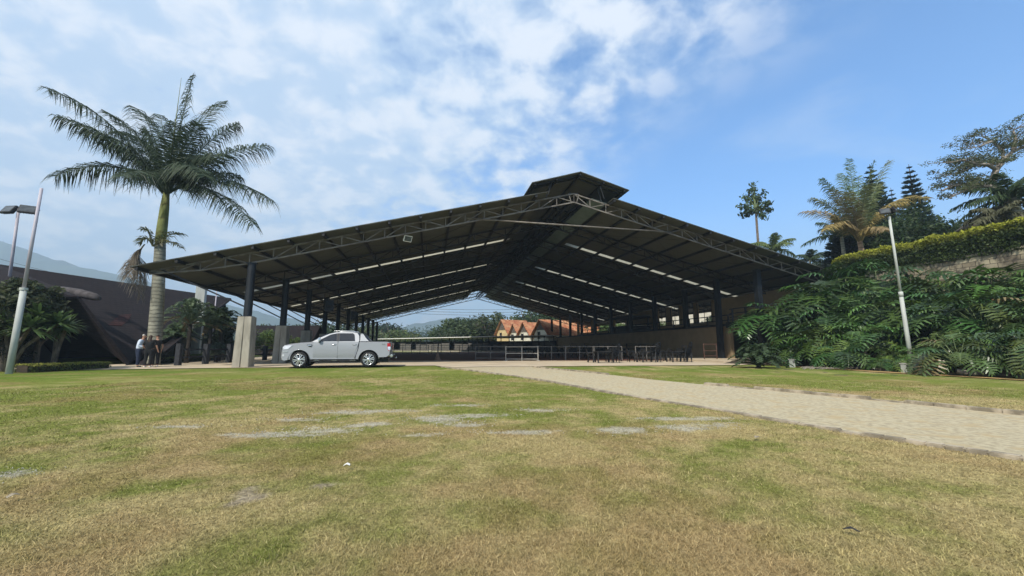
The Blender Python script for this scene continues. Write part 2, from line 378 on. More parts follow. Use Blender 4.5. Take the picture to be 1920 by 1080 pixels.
def graded(lo, hi, d0, c0, c1, grow=1.12):
    m = list(np.arange(c0, c1, d0)); st = d0; p = c0; L_ = []
    while p > lo: st *= grow; p -= st; L_.append(p)
    st = d0; p = m[-1]; R_ = []
    while p < hi: st *= grow; p += st; R_.append(p)
    return np.array(L_[::-1] + m + R_)
gx = graded(-3200, 3200, 0.07, -9.5, 11.5); gy = graded(-60, 3600, 0.07, 1.2, 12.5)
XX, YY = np.meshgrid(gx, gy); xf, yf = XX.ravel(), YY.ravel()
zz = gz(xf, yf) + (fbm(xf * .8, yf * .8, 2) - .5) * .05 * (np.hypot(xf, yf) < 17) - 0.03 * on_road(xf, yf)
me = bpy.data.meshes.new('ground'); nx, ny = len(gx), len(gy)
me.vertices.add(nx * ny); me.vertices.foreach_set('co', np.stack([xf, yf, zz], 1).astype(np.float32).ravel())
I = (np.arange(ny - 1)[:, None] * nx + np.arange(nx - 1)[None, :]).ravel()
quad = np.stack([I, I + 1, I + nx + 1, I + nx], 1).astype(np.int32)
me.loops.add(quad.size); me.loops.foreach_set('vertex_index', quad.ravel()); me.polygons.add(len(quad)); me.polygons.foreach_set('loop_start', np.arange(0, quad.size, 4, dtype=np.int32))
a_ = me.attributes.new('leaf', 'FLOAT_COLOR', 'POINT'); cc = np.ones((len(xf), 4), np.float32); cc[:, :3] = lawncol(xf, yf); a_.data.foreach_set('color', cc.ravel())
me.update(calc_edges=True)
gm = bpy.data.materials.new('lawn'); gm.use_nodes = True; nt = gm.node_tree; b_ = nt.nodes['Principled BSDF']; b_.inputs['Roughness'].default_value = 1; b_.inputs['Specular IOR Level'].default_value = 0.0
at_ = N('ShaderNodeAttribute', attribute_name='leaf'); geo = N('ShaderNodeNewGeometry')
fine = noise(geo.outputs['Position'], 28, 6, 0.75); mid = noise(geo.outputs['Position'], 5, 5, 0.7)
vmul = M_('MULTIPLY', smooth(fine, .25, .75, .45, 1.5), smooth(mid, .3, .7, .78, 1.2))
sc_ = N('ShaderNodeVectorMath', operation='SCALE'); Lk(at_.outputs['Color'], sc_.inputs[0]); Lk(vmul, sc_.inputs['Scale']); Lk(sc_.outputs[0], b_.inputs['Base Color'])
bp_ = N('ShaderNodeBump'); bp_.inputs['Strength'].default_value = 0.9; bp_.inputs['Distance'].default_value = 0.04; Lk(fine, bp_.inputs['Height']); Lk(bp_.outputs[0], b_.inputs['Normal'])
tag(put('ground', me, gm), kind='structure')

# grit and small stones on the worn spots
Q_ = []; C_ = []
for (cx_, cy_, a0, b0, wt) in [q for q in worn if math.hypot(q[0], q[1]) > 4.3]:
    n_ = int(260 * a0 * b0 * 12 * wt); px_ = cx_ + RNG.normal(size=n_) * a0 * .7; py_ = cy_ + RNG.normal(size=n_) * b0 * .9; s_ = RNG.uniform(.003, .011, n_)
    for q in range(n_):
        c0 = np.array([px_[q], py_[q], .004]); u_ = RNG.uniform(0, 6.28); e1 = np.array([math.cos(u_), math.sin(u_), 0]) * s_[q]; e2 = np.array([-math.sin(u_), math.cos(u_), 0]) * s_[q] * .7; up_ = np.array([0, 0, s_[q] * .8]); k_ = RNG.uniform(.7, 1.2)
        for (aa, bb) in ((e1, e2), (e2, -e1), (-e1, -e2), (-e2, e1)): Q_.append([c0 + aa, c0 + bb, c0 + bb * .4 + up_, c0 + aa * .4 + up_]); C_.append(np.array([.46, .43, .36]) * k_)
        Q_.append([c0 + e1 * .4 + up_, c0 + e2 * .4 + up_, c0 - e1 * .4 + up_, c0 - e2 * .4 + up_]); C_.append(np.array([.5, .47, .4]) * k_)
tag(put('gravel', npmesh('gravel', np.array(Q_), 4, np.array(C_)), M['blade']), 'pale grit and small stones lying on the worn lawn patches', 'gravel', kind='stuff')
# grass blades, thick near the path of a walker and thinner further out
nb_ = 620000
r = 1.5 * (17.0 / 1.5) ** (RNG.random(nb_) ** 0.92); th = rad(66) * (RNG.random(nb_) * 2 - 1)
bx, by = r * np.sin(th), r * np.cos(th)
keep = ~on_road(bx + RNG.normal(size=len(bx)) * .07, by) & (RNG.random(nb_) > bare(bx, by) * .85) & (by < 20.2 + .24 * (bx + 14)) & (bx > -15)
bx, by, r = bx[keep], by[keep], r[keep]; n_ = len(bx)
hgt = RNG.uniform(.007, .024, n_) * (.7 + .8 * fbm(bx * 1.3, by * 1.3, 55)); wd = (.0011 + .00052 * r) * RNG.uniform(.7, 1.4, n_)
an = RNG.uniform(0, 2 * np.pi, n_); ln = RNG.uniform(.2, 1.9, n_) * hgt; la = RNG.uniform(0, 2 * np.pi, n_)
z0 = (fbm(bx * .8, by * .8, 2) - .5) * .05 * (np.hypot(bx, by) < 17) - .004
P0 = np.stack([bx - np.cos(an) * wd, by - np.sin(an) * wd, z0], 1); P1 = np.stack([bx + np.cos(an) * wd, by + np.sin(an) * wd, z0], 1)
P2 = np.stack([bx + np.cos(la) * ln, by + np.sin(la) * ln, z0 + hgt], 1)
c_ = lawncol(bx, by); strawf = (RNG.random(n_) < .2)[:, None]; c_ = np.where(strawf, c_ * .4 + np.array([.46, .38, .20]) * .6, c_) * RNG.uniform(.5, 1.4, (n_, 1))
tag(put('grass', npmesh('grass', np.stack([P0, P1, P2], 1), 3, c_), M['blade']), 'short mown lawn grass, part green and part dry straw', 'grass', kind='stuff')

def sheet(name, pts, z, m, kind='structure', d=0.0):
    b = MB(); b.poly([(p[0], p[1], z) for p in pts]); o = b.put(name, m); return tag(o, kind=kind)
# concrete apron, walkway, arena
apr = [(-40, 12.4), (-30, 15.2), (-20.6, 18.95), (-14.6, 20.9), (-9, 22.3), (-4.35, 23.55), (-2.9, 21.4), (-1.4, 22.2), (0.85, 22.35), (3.8, 22.95), (13.3, 24.3)]
apr += [tuple(H(37.3, 1)[:2]), tuple(H(37.3, 14)[:2]), (13.6, 31.5), (-9.9, 31.5), tuple(H(7.4, 60)[:2]), tuple(H(-2, 60)[:2]), tuple(H(-2.6, 8)[:2]), (-24, 22.5), (-40, 16.5)]
b = MB(); b.poly([(p[0], p[1], .03) for p in apr]); tag(b.put('concrete_path', M['apron']), kind='structure')
sheet('dirt_floor', [(-9.9, 31.5), (13.6, 31.5), tuple(H(37.3, 14)[:2]), tuple(H(37.3, 60)[:2]), tuple(H(7.4, 60)[:2])], .026, M['dirt'])
# road
b = MB()
yr = np.linspace(23.3, -4, 120)
for i in range(119):
    y0, y1 = yr[i], yr[i + 1]; b.poly([(xof(KL, y0), y0, .012), (xof(KL, y1), y1, .012), (xof(KR, y1), y1, .012), (xof(KR, y0), y0, .012)])
tag(b.put('road', M['road']), kind='structure')
def kerb(pts, w_, h_, label, seed):
    rr = random.Random(seed); P = [p - pts[0] for p in pts]
    b = MB(); acc = 0
    for i in range(len(P) - 1):
        hh = h_ * rr.uniform(.9, 1.06); o = Vector((rr.uniform(-.006, .006), 0, 0))
        if rr.random() < .06: hh *= .45
        b.beam(P[i] + o + Vector((0, 0, hh / 2 - .04)), P[i] + (P[i + 1] - P[i]) * .985 + o + Vector((0, 0, hh / 2 - .04)), w_ * rr.uniform(.85, 1.1), hh + .08)
    o = b.put('kerb', M['kerb'], bevel=.012); o.location = pts[0]; return tag(o, label, 'kerb')
kerb(dense(kerbL, 5)[1:], .12, .038, 'long broken stone kerb on the near side of the dusty road', 3)
kerb([Vector((*p, 0)) for p in np.stack([np.interp(np.linspace(0, 1, 22), np.linspace(0, 1, 7), [5.43, 6.63, 7.47, 7.98, 8.9, 10.2, 12.2]), np.interp(np.linspace(0, 1, 22), np.linspace(0, 1, 7), [11.9, 9.77, 8.06, 6.66, 4.4, 1.2, -4])], 1)],
     .12, .075, 'pale stone kerb between the road and the far lawn on the right', 5)
kerb([Vector((*p, 0)) for p in np.stack([np.linspace(.95, 3.67, 16), np.linspace(22.3, 16.11, 16)], 1)], .13, .07, 'short kerb stub beside the grass wedge near the hall', 8)
def blob_sheet(name, line, wfun, z, m):
    b = MB(); n = len(line)
    for i in range(n - 1):
        d0 = wfun(i); d1 = wfun(i + 1); p, q = line[i], line[i + 1]
        b.poly([(p.x - d0[0], p.y, z), (p.x + d0[1], p.y, z), (q.x + d1[1], q.y, z), (q.x - d1[0], q.y, z)])
    return tag(b.put(name, m), kind='structure')
ol = [Vector((15.1 + 2.4 * t - .3 * math.sin(t * 3), 21.6 - 12.5 * t, 0)) for t in np.linspace(-.05, 1, 90)]
rr = random.Random(4); wob = [.16 + .34 * float(vnoise(np.array([i * .23]), np.array([0.5]), 77)[0]) for i in range(91)]
blob_sheet('bare_soil', ol, lambda i: (wob[i], wob[(i * 7) % 90] * .5 + .1), .028, M['orange'])

# distant ground features
def ridge(name, pts, m, y, dpt, base=-5, seed=1, amp=10):
    b = MB(); X = np.linspace(pts[0][0], pts[-1][0], 160); Zp = np.interp(X, [p[0] for p in pts], [p[1] for p in pts])
    Zp = Zp + (fbm(X * .02, X * 0, seed) - .5) * amp
    rows = 14
    V = []
    for j in range(rows + 1):
        t = j / rows; prof = math.sin(t * math.pi) if t < .5 else math.sin(t * math.pi)
        for i, x in enumerate(X):
            V.append((x, y + (t - .5) * dpt + 0, base + (Zp[i] - base) * prof * (1 + .12 * (float(vnoise(np.array([x * .03]), np.array([j * .9]), seed + 5)[0]) - .5) * (prof < .98))))
    n = len(X); b.add(V, [(j * n + i, j * n + i + 1, (j + 1) * n + i + 1, (j + 1) * n + i) for j in range(rows) for i in range(n - 1)])
    return tag(b.put(name, m, smooth_=True), kind='structure')
M['hillgreen'] = mat('forested_slope', (0.06, 0.09, 0.045), (0.03, 0.05, 0.028), .012, .98, world=True, detail=9)
def mt(px, py, Y): p = at(px, py, Y); return (p.x, p.z)
ridge('mountain', [mt(-500, 380, 1400), mt(-200, 410, 1400), mt(0, 452, 1400), mt(60, 470, 1400), mt(150, 500, 1400), mt(240, 520, 1400), mt(330, 548, 1400), mt(480, 585, 1400), mt(620, 618, 1400), mt(720, 640, 1400)], M['hillgreen'], 1400, 700, seed=3, amp=26)
ridge('mountain', [mt(690, 645, 1700), mt(760, 612, 1700), mt(830, 594, 1700), mt(900, 600, 1700), mt(1000, 612, 1700), mt(1200, 600, 1700), mt(1500, 560, 1700), mt(2100, 540, 1700)], M['hillgreen'], 1700, 500, seed=9, amp=24)

# ---------------------------------------------------------------- the open hall
hall = empty('open_hall', HL, HROT, 'huge open-sided gabled steel hall with dark trusses, grey roof sheets and a raised ridge vent', 'hall')
SA, ZA, SL = 23.44, 10.94, 0.2555                       # apex across, apex height, slope
SR = 46.2; GL = 56.4
def zroof(s): return ZA - abs(s - SA) * SL
gt = [0.8 + 5.5 * k for k in range(11)]
skyg = [11.15, 22.15, 33.15, 44.15]; SKW = 0.62
def slab(b, s0, s1, g0, g1, dz=0.0, th=0.05):
    z0, z1 = zroof(s0) + dz, zroof(s1) + dz
    b.add([(s0, g0, z0), (s1, g0, z1), (s1, g1, z1), (s0, g1, z0), (s0, g0, z0 + th), (s1, g0, z1 + th), (s1, g1, z1 + th), (s0, g1, z0 + th)],
          [(0, 3, 2, 1), (4, 5, 6, 7), (0, 1, 5, 4), (1, 2, 6, 5), (2, 3, 7, 6), (3, 0, 4, 7)])
cuts = [0.0] + [v for g in skyg for v in (g - SKW / 2, g + SKW / 2)] + [GL]
bl, br = MB(), MB()
for i in range(0, len(cuts), 2):
    slab(bl, 0, SA - 1.9, cuts[i], cuts[i + 1])
    g0, g1 = cuts[i], cuts[i + 1]
    if i == 0: slab(br, SA + 2.35, 43.05, 0, 3.6); slab(br, SA + 2.35, SR, 3.6, g1)
    else: slab(br, SA + 2.35, SR, g0, g1)
for g in skyg:
    slab(bl, 0, .7, g - SKW / 2, g + SKW / 2); slab(bl, SA - 2.2, SA - 1.9, g - SKW / 2, g + SKW / 2); slab(br, SA + 2.35, SA + 2.9, g - SKW / 2, g + SKW / 2)
    slab(br, 44.3, SR, g - SKW / 2, g + SKW / 2)
bl.put('roof_sheet', M['roofunder'], hall); br.put('roof_sheet', M['roofunder'], hall)
for g in skyg:
    for (s0, s1) in ((.7, SA - 2.2), (SA + 2.9, 44.3)):
        b = MB(); slab(b, s0, s1, g - SKW / 2, g + SKW / 2, 0.004, .012); b.put('skylight_strip', M['skylight'], hall)
# raised ridge vent
MG0 = 0.0; mzl, mza = 10.95, 11.91
b = MB()
for (s0, z0, s1, z1) in ((20.49, mzl, SA + .2, mza), (SA + .2, mza, 26.89, mzl)):
    b.add([(s0, 0, z0), (s1, 0, z1), (s1, GL, z1), (s0, GL, z0), (s0, 0, z0 + .05), (s1, 0, z1 + .05), (s1, GL, z1 + .05), (s0, GL, z0 + .05)], [(0, 3, 2, 1), (4, 5, 6, 7), (0, 1, 5, 4), (1, 2, 6, 5), (2, 3, 7, 6), (3, 0, 4, 7)])
vent = b.put('ridge_vent', M['roofunder'], hall)
b = MB()
for g in [0.35] + gt:
    b.beam((20.6, g, mzl - .05), (SA + .2, g, mza - .07), .07, .1); b.beam((26.8, g, mzl - .05), (SA + .2, g, mza - .07), .07, .1)
    for s in (21.6, 25.3): b.beam((s, g, zroof(s) - .05), (s + .25 * (1 if s < SA else -1), g, mza - .12 - abs(s - SA) * .28), .05, .05)
for s, z in ((20.7, mzl - .02), (22.1, mzl + .38), (SA + .2, mza - .12), (25.2, mzl + .42), (26.6, mzl)):
    b.beam((s, 0.05, z), (s, GL, z), .08, .12)
b.put('vent_frame', M['steel'], vent)
for g in gt[:-1]:                                        # bluish translucent vent sheets between the trusses
    b = MB(); slab(b, SA + 1.25, SA + 2.3, g + .1, g + 5.4, -.03, .02); b.put('vent_sheet', M['greensheet'], hall)
# purlins
ps = [0.25 + 1.71 * k for k in range(13)] + [SA + 2.45 + 1.68 * k for k in range(13)]
for s in ps:
    b = MB(); z = zroof(s) - .075; g0 = 0.04 if s < 43.1 else 3.7
    b.box(s - .065, s + .065, g0, GL - .05, z - .10, z + .07); b.put('purlin', M['steel'], hall)
for s in (SA - .25, SA + .25):
    b = MB(); b.beam((s, .8, zroof(s) - .1), (s, gt[-1], zroof(s) - .1), .1, .16)
    b.beam((s, .8, zroof(s) - .75), (s, gt[-1], zroof(s) - .75), .08, .1)
    for k in range(54):
        g = .8 + 55 * k / 54; z1, z2 = (zroof(s) - .1, zroof(s) - .75) if k % 2 else (zroof(s) - .75, zroof(s) - .1)
        b.beam((s, g, z1), (s, g + 1.02, z2), .04, .04)
    b.put('ridge_beam', M['navy'], hall)
# trusses
def truss(g, m, front=False):
    b = MB(); tz = -.17; d = .56; s0, s1 = .4, (42.9 if front else SR - .3); ww = .075 if front else .1
    bot = lambda s: zroof(s) + tz - d * min(1, .12 + min(s, 46.4 - s) / 4.2)
    for a, c in ((s0, SA), (SA, s1)):
        n = max(2, int(abs(c - a) / 2.1)); st = np.linspace(a, c, n + 1)
        b.beam((a, g, zroof(a) + tz), (c, g, zroof(c) + tz), ww, ww)
        pb = [(s, g, bot(s)) for s in st]
        for i in range(n): b.beam(pb[i], pb[i + 1], ww, ww)
        for i in range(n):
            x0, x1 = st[i], st[i + 1]; xm = (x0 + x1) / 2
            b.beam((xm, g, zroof(xm) + tz), (xm, g, bot(xm)), .05, .05); b.beam((x1, g, zroof(x1) + tz), (x1, g, bot(x1)), .05, .05)
            b.beam((x0, g, zroof(x0) + tz), (xm, g, bot(xm)), .05, .05) if (i % 2 == 0) else b.beam((x0, g, bot(x0)), (xm, g, zroof(xm) + tz), .05, .05)
            b.beam((xm, g, bot(xm)), (x1, g, zroof(x1) + tz), .05, .05) if (i % 2 == 0) else b.beam((xm, g, zroof(xm) + tz), (x1, g, bot(x1)), .05, .05)
    for q in (-.35, 0, .35): b.beam((SA + q, g, zroof(SA) + tz), (SA + q * .5, g, bot(SA) - .02), .05, .05)
    return b.put('truss', m, hall)
for k, g in enumerate(gt): truss(g, M['litsteel'] if k == 0 else M['steel'], k == 0)
b = MB(); b.tube([(16.6, .78, 8.72), (30.4, .78, 8.60)], .05, 8); b.put('tie_bar', M['litsteel'], hall, True)
# thin crossed wind braces under the sheets
for k in range(0, 10, 3):
    b = MB()
    for (s0, s1) in ((7, 13.4), (13.4, 19.8), (27.5, 33.9), (33.9, 40)):
        for q in (0, 1):
            g0, g1 = (gt[k], gt[k + 1]) if q else (gt[k + 1], gt[k])
            b = MB(); b.beam((s0, g0, zroof(s0) - .17), (s1, g1, zroof(s1) - .17), .015, .015); b.put('wind_brace', M['steel'], hall)
        pass
# columns on tapered concrete piers
ptop = [2.63, 2.42, 2.32, 2.22, 2.1, 2.0, 1.95, 1.9, 1.85, 1.8, 1.78]
for k, g in enumerate(gt):
    c = empty('column', (5.15, g, 0)); c.parent = hall
    c_z = zroof(5.15) - .73
    MB().tube([(0, 0, ptop[k] - .02), (0, 0, c_z)], .2, 20, False).box(-.27, .27, -.27, .27, ptop[k] + .002, ptop[k] + .03).box(-.24, .24, -.16, .16, c_z - .05, c_z).put('post', M['navy'], c, 'auto')
    b = MB(); w0, w1 = .39, .33; zt = ptop[k]
    for (sx0, sx1) in ((-1, -.045), (.045, 1)):
        b.add([(w0 * sx0, -w0, -.1), (w0 * sx1, -w0, -.1), (w0 * sx1, w0, -.1), (w0 * sx0, w0, -.1), (w1 * sx0, -w1, zt), (w1 * sx1, -w1, zt), (w1 * sx1, w1, zt), (w1 * sx0, w1, zt)],
              [(0, 3, 2, 1), (4, 5, 6, 7), (0, 1, 5, 4), (1, 2, 6, 5), (2, 3, 7, 6), (3, 0, 4, 7)])
    b.box(-.03, .03, -w1 + .02, w1 - .035, -.1, zt - .003)
    b.put('pier', M['conc'], c, bevel=.018)
    b = MB(); b.beam((-.2, 0, ptop[k] + .55), (-4.2, 0, zroof(1.0) - .2), .07, .07); b.put('brace', M['navy'], c)
for k, g in enumerate(gt):
    s = 37.6 if k < 2 else 38.35; g = 2.0 if k == 0 else g; c = empty('column', (s, g, 0)); c.parent = hall; zb = .16 if k < 2 else 2.862
    MB().box(-.17, .17, -.2, .2, zb, zroof(s) - .73).box(-.25, .25, -.27, .27, zb + .002, zb + .06).put('post', M['navy'], c, 'auto')


# raised floor, retaining wall and terrace on the right of the hall
wl = empty('terrace_wall', HL, HROT, 'beige rendered retaining wall under the terrace at the right of the hall', 'wall')
b = MB(); b.box(38.2, 38.5, 11.4, 52, 0, 2.72); b.put('wall_face', M['beige'], wl)
b = MB(); b.box(38.2, 38.5, 5.9, 11.4, 0, 2.72); b.put('wall_face', M['beige'], wl)
b = MB(); b.box(38.0, 38.55, 5.9, 52, 2.72, 2.86); b.put('coping', M['charcoal'], wl)
b = MB(); b.box(38.505, 53, 8.31, 60, 2.4, 2.70).box(38.505, 46.2, 5.9, 8.305, 2.4, 2.70)
o = b.put('terrace_floor', M['apron']); o.location = HL; o.rotation_euler.z = HROT; tag(o, kind='structure')
b = MB(); b.box(33.3, 46.2, .6, 5.895, -.05, .16).box(33.3, 38.19, 5.905, 12, -.05, .155)
o = b.put('raised_floor', M['apron']); o.location = HL; o.rotation_euler.z = HROT; tag(o, kind='structure')
# beige board partition below the deck and the deck itself
dk = empty('viewing_deck', HL, HROT, 'dark steel deck with railing reaching out at the right front of the hall', 'deck')
MB().box(37.9, 46, 1.2, 5.88, 2.62, 2.9).box(37.86, 38.0, 1.2, 5.88, 2.55, 3.0).box(37.9, 46, 1.1, 1.22, 2.5, 3.05).put('deck_floor', M['navy'], dk)
for s in (38.1, 40.2, 42.4, 44.6): MB().box(s - .05, s + .05, 1.1, 1.2, 3.05, 4.05).put('rail_post', M['blackwood'], dk)
for z in (3.35, 3.65, 4.0): MB().box(38.05, 46, 1.12, 1.18, z, z + .06).put('rail', M['blackwood'], dk)
for g in (2.5, 3.9, 5.3): MB().box(38.02, 38.12, g - .05, g + .05, 3.0, 4.05).put('rail_post', M['blackwood'], dk)
for z in (3.35, 3.65, 4.0): MB().box(38.04, 38.1, 1.19, 5.6, z, z + .06).put('rail', M['blackwood'], dk)
MB().box(38.3, 38.6, .9, 1.2, .16, 2.6).put('support_post', M['navy'], dk)
b = MB(); b.box(38.62, 42.2, 2.2, 2.3, .16, 2.25); o = b.put('board_partition', M['deckpanel']); o.location = HL; o.rotation_euler.z = HROT
tag(o, 'beige boarded partition standing under the dark deck', 'partition')
# back building of the terrace
bk = empty('terrace_building', HL, HROT, 'dim building at the back of the terrace with bright window openings between dark posts', 'building')
SB = 42.2
b = MB(); GW = [(13.2, 15.5), (16.1, 18.0), (18.7, 20.4), (21.4, 23.2), (32, 35.5), (37.5, 43.5), (45, 51)]
prev = 1.0
for (a, c) in GW: b.box(SB, SB + .2, prev, a, 2.7, zroof(SB) - .5); prev = c
b.box(SB, SB + .2, prev, 52, 2.7, zroof(SB) - .5); b.box(SB, SB + .2, 13.2, 51, 2.7, 3.5)
b.put('wall', M['beige'], bk)
for i, (a, c) in enumerate(GW[:4]):
    z1 = zroof(SB) - .6
    MB().box(SB - .03, SB, a, c, 3.504, 3.58).box(SB - .03, SB, a, a + .08, 3.58, z1).box(SB - .03, SB, c - .08, c, 3.58, z1).box(SB - .03, SB, (a + c) / 2 - .03, (a + c) / 2 + .03, 3.58, z1).put('window_frame', M['charcoal'], bk)
bw = empty('back_wall', HL, HROT, 'sunlit beige wall seen through the bright openings behind the terrace', 'wall')
MB().box(53, 53.3, 8.3, 70, 0, ZW0 := 6.2).put('wall_face', M['cream'], bw); MB().box(46.8, 53.3, 8.0, 8.3, 0, 6.2).put('wall_face', M['cream'], bw)
b = MB()
for i in range(14): g = 6.6 + i * 2.6; b.box(38.65, 38.73, g - .04, g + .04, 2.7, 3.7)
b.box(38.71, 38.77, 6.2, 41, 3.62, 3.7).box(38.71, 38.77, 6.2, 41, 3.2, 3.26).box(38.71, 38.77, 6.2, 41, 2.9, 2.95)
tr = b.put('terrace_railing', M['blackwood']); tr.location = HL; tr.rotation_euler.z = HROT; tag(tr, 'long black timber railing along the upper terrace edge', 'railing')
kb = empty('bar_kiosk', H(40.4, 27.5, 2.7), HROT, 'dark wooden kiosk with pale counter standing midway along the terrace', 'kiosk')
MB().box(-1.3, 1.4, -3, 3, 0, .95).put('counter_front', M['blackwood'], kb); MB().box(-1.5, 1.5, -3.2, 3.2, .95, 1.02).put('counter_top', M['tie'], kb)
MB().box(-1.5, 1.5, -3.1, 3.1, 2.0, 2.25).put('canopy', M['blackwood'], kb)
for sx in (-1.3, 1.3):
    for sy in (-2.8, 2.8): MB().box(sx - .07, sx + .07, sy - .07, sy + .07, 1.02, 2.0).put('post', M['blackwood'], kb)

# floodlights
def floodlight(name, loc, rz, tilt, sc_, label, group=None, m=None):
    t = empty(name, loc, rz, label, 'floodlight', group)
    k = sc_
    hd = MB().box(-.3 * k, .3 * k, -.06 * k, .06 * k, -.22 * k, .22 * k).put('housing', m or M['charcoal'], t, bevel=.02 * k)
    g = MB().box(-.25 * k, .25 * k, -.066 * k, -.061 * k, -.17 * k, .17 * k).put('lens', M['lampglass'], hd)
    for i in range(6):
        x = (-.22 + .088 * i) * k; MB().box(x - .008 * k, x + .008 * k, .06 * k, .12 * k, -.18 * k, .18 * k).put('cooling_fin', m or M['charcoal'], hd)
    hd.rotation_euler.x = tilt
    MB().beam((-.33 * k, 0, -.02 * k), (-.33 * k, .12 * k, .06 * k), .02 * k, .03 * k).beam((.33 * k, 0, -.02 * k), (.33 * k, .12 * k, .06 * k), .02 * k, .03 * k).beam((-.33 * k, .12 * k, .06 * k), (.33 * k, .12 * k, .06 * k), .02 * k, .03 * k).put('bracket', M['charcoal'], t)
    return t
p = H(13.2, 1.1, zroof(13.2) - .95)
floodlight('floodlight', p, HROT + .5, .5, .85, 'small white floodlight hanging under the front left roof truss', m=M['white'])
MB().tube([p + Vector((.0, .1, .1)), p + Vector((.25, .1, .35))], .02, 6).put('lamp_arm', M['white'], None)
bpy.data.objects.remove(bpy.data.objects['lamp_arm'])

# speakers hanging on the third and fourth column
for k, lab in ((2, 'black loudspeaker hanging beside the third left hall column'), (4, 'black loudspeaker hanging deeper inside, beside the fifth left hall column')):
    sp = empty('loudspeaker', H(6.6, gt[k] + .3, 4.35), HROT + .4, lab, 'loudspeaker', 'loudspeakers hung under the roof')
    MB().box(-.3, .3, -.25, .25, -.45, .45).put('cabinet', M['black'], sp, bevel=.03); MB().ring((0, -.251, -.12), (0, -1, 0), [(0, .2), (.01, .2), (.02, .15), (-.0, .05)]).put('cone', M['charcoal'], sp, True)
    MB().tube([(0, 0, .45), (0, 0, .9)], .02, 6).put('hanger', M['steel'], sp)

# ---------------------------------------------------------------- railings of the arena
def rail_panel(p, q, h, levels, nposts, label, group=None, m=None, ww=.05, name='rail_fence', cat='fence'):
    m = m or M['steel']; p, q = Vector(p), Vector(q); t = empty(name, p, math.atan2(q.y - p.y, q.x - p.x), label, cat, group); L_ = (q - p).length
    for i in range(nposts):
        x = L_ * i / (nposts - 1); MB().box(x - ww / 2, x + ww / 2, -ww / 2, ww / 2, 0, h).put('post', m, t)
    for z in levels: MB().box(ww / 2, L_ - ww / 2, -ww * .35, ww * .35, z - ww * .4, z + ww * .4).put('rail', m, t)
    return t
M['rail'] = mat('galvanised_rail', (0.20, 0.185, 0.165), (0.13, 0.12, 0.105), 4, .6, 0, .2)
M['railb'] = mat('bright_rail', (0.36, 0.34, 0.30), (0.26, 0.24, 0.21), 4, .6, 0, .2)
G_ = 'galvanised rails along the front of the arena'
ry = 33.0
def rx(px, y=ry): return at(px, 660, y).x
rail_panel((rx(892), ry, 0), (rx(948), ry, 0), 1.12, (.18, .62, 1.08), 3, 'open grey rail panel left of the brighter barrier', G_, M['rail'])
b_l = rail_panel((rx(949), 31.2, 0), (rx(1006), 31.2, 0), 1.12, (.16, .58, 1.06), 3, 'brightest pipe barrier standing forward at the middle of the arena edge', G_, M['railb'], .07)
for x in (0.0, (b_l.location - Vector((rx(1006), 31.2, 0))).length): MB().box(x - .12, x + .12, -.12, .12, 0, .07).put('foot', M['railb'], b_l)
rail_panel((rx(1008), ry, 0), (rx(1060), ry, 0), 1.12, (.6, 1.08), 3, 'grey rail panel just right of the brighter barrier', G_, M['rail'])
rail_panel((rx(1061), ry, 0), (rx(1112), ry, 0), 1.12, (.6, 1.08), 3, 'grey rail panel between the brighter barrier and the first table', G_, M['rail'])
rail_panel((rx(1114), ry, 0), (rx(1166), ry, 0), 1.12, (.6, 1.08), 3, 'grey rail panel behind the first stack of chairs', G_, M['rail'])
rail_panel((rx(1186), ry - .8, 0), (rx(1226), ry - .8, 0), 1.12, (.6, 1.08), 3, 'grey rail panel behind the middle stack of chairs', G_, M['rail'])
rail_panel((rx(1296), ry - 2.2, .155), (rx(1318), ry - 2.2, .155), 1.15, (.25, .62, 1.1), 2, 'short brown rail panel against the beige wall at the right', None, mat('brown_rail', (.10, .05, .035), None, 3, .7))
rail_panel(H(37.0, 15.5, .03), H(28, 15.2, .03), 1.35, (.5, .9, 1.3), 7, 'tall dark rail fence behind the tables', None, M['blackwood'], .06)
for i, (a, c) in enumerate(((8.3, 14.5), (15, 22), (22.6, 30), (30.5, 37))):
    rail_panel(H(a, 40 + i, .03), H(c, 41 + i, .03), 1.3, (.45, .85, 1.25), 6, ['far arena rail fence nearest the left columns', 'far arena rail fence left of centre under the stable roof', 'far arena rail fence right of centre', 'far arena rail fence nearest the terrace wall'][i], 'rails at the far side of the arena', M['blackwood'], .07)
rail_panel(H(36.9, 17, .03), H(36.9, 40, .03), 1.25, (.45, .85, 1.2), 12, 'dark rail fence running back along the terrace wall', None, M['blackwood'], .07)
# small pedestal sign and lever in the arena
cn = empty('marker_cone', (rx(821, 32.6), 32.6, .026), 0, 'small dusty marker cone with a black stake standing on the red dirt', 'cone')
MB().ring((0, 0, 0), (0, 0, 1), [(0, .30), (.03, .30), (.03, .24), (.55, .05), (.56, 0.0)], 12).put('cone_body', mat('dusty_brown_rubber', (.24, .15, .10), None, 5, .8), cn, True)
MB().beam((0, 0, .5), (.02, 0, 1.4), .09, .07).put('stake', M['blackwood'], cn)

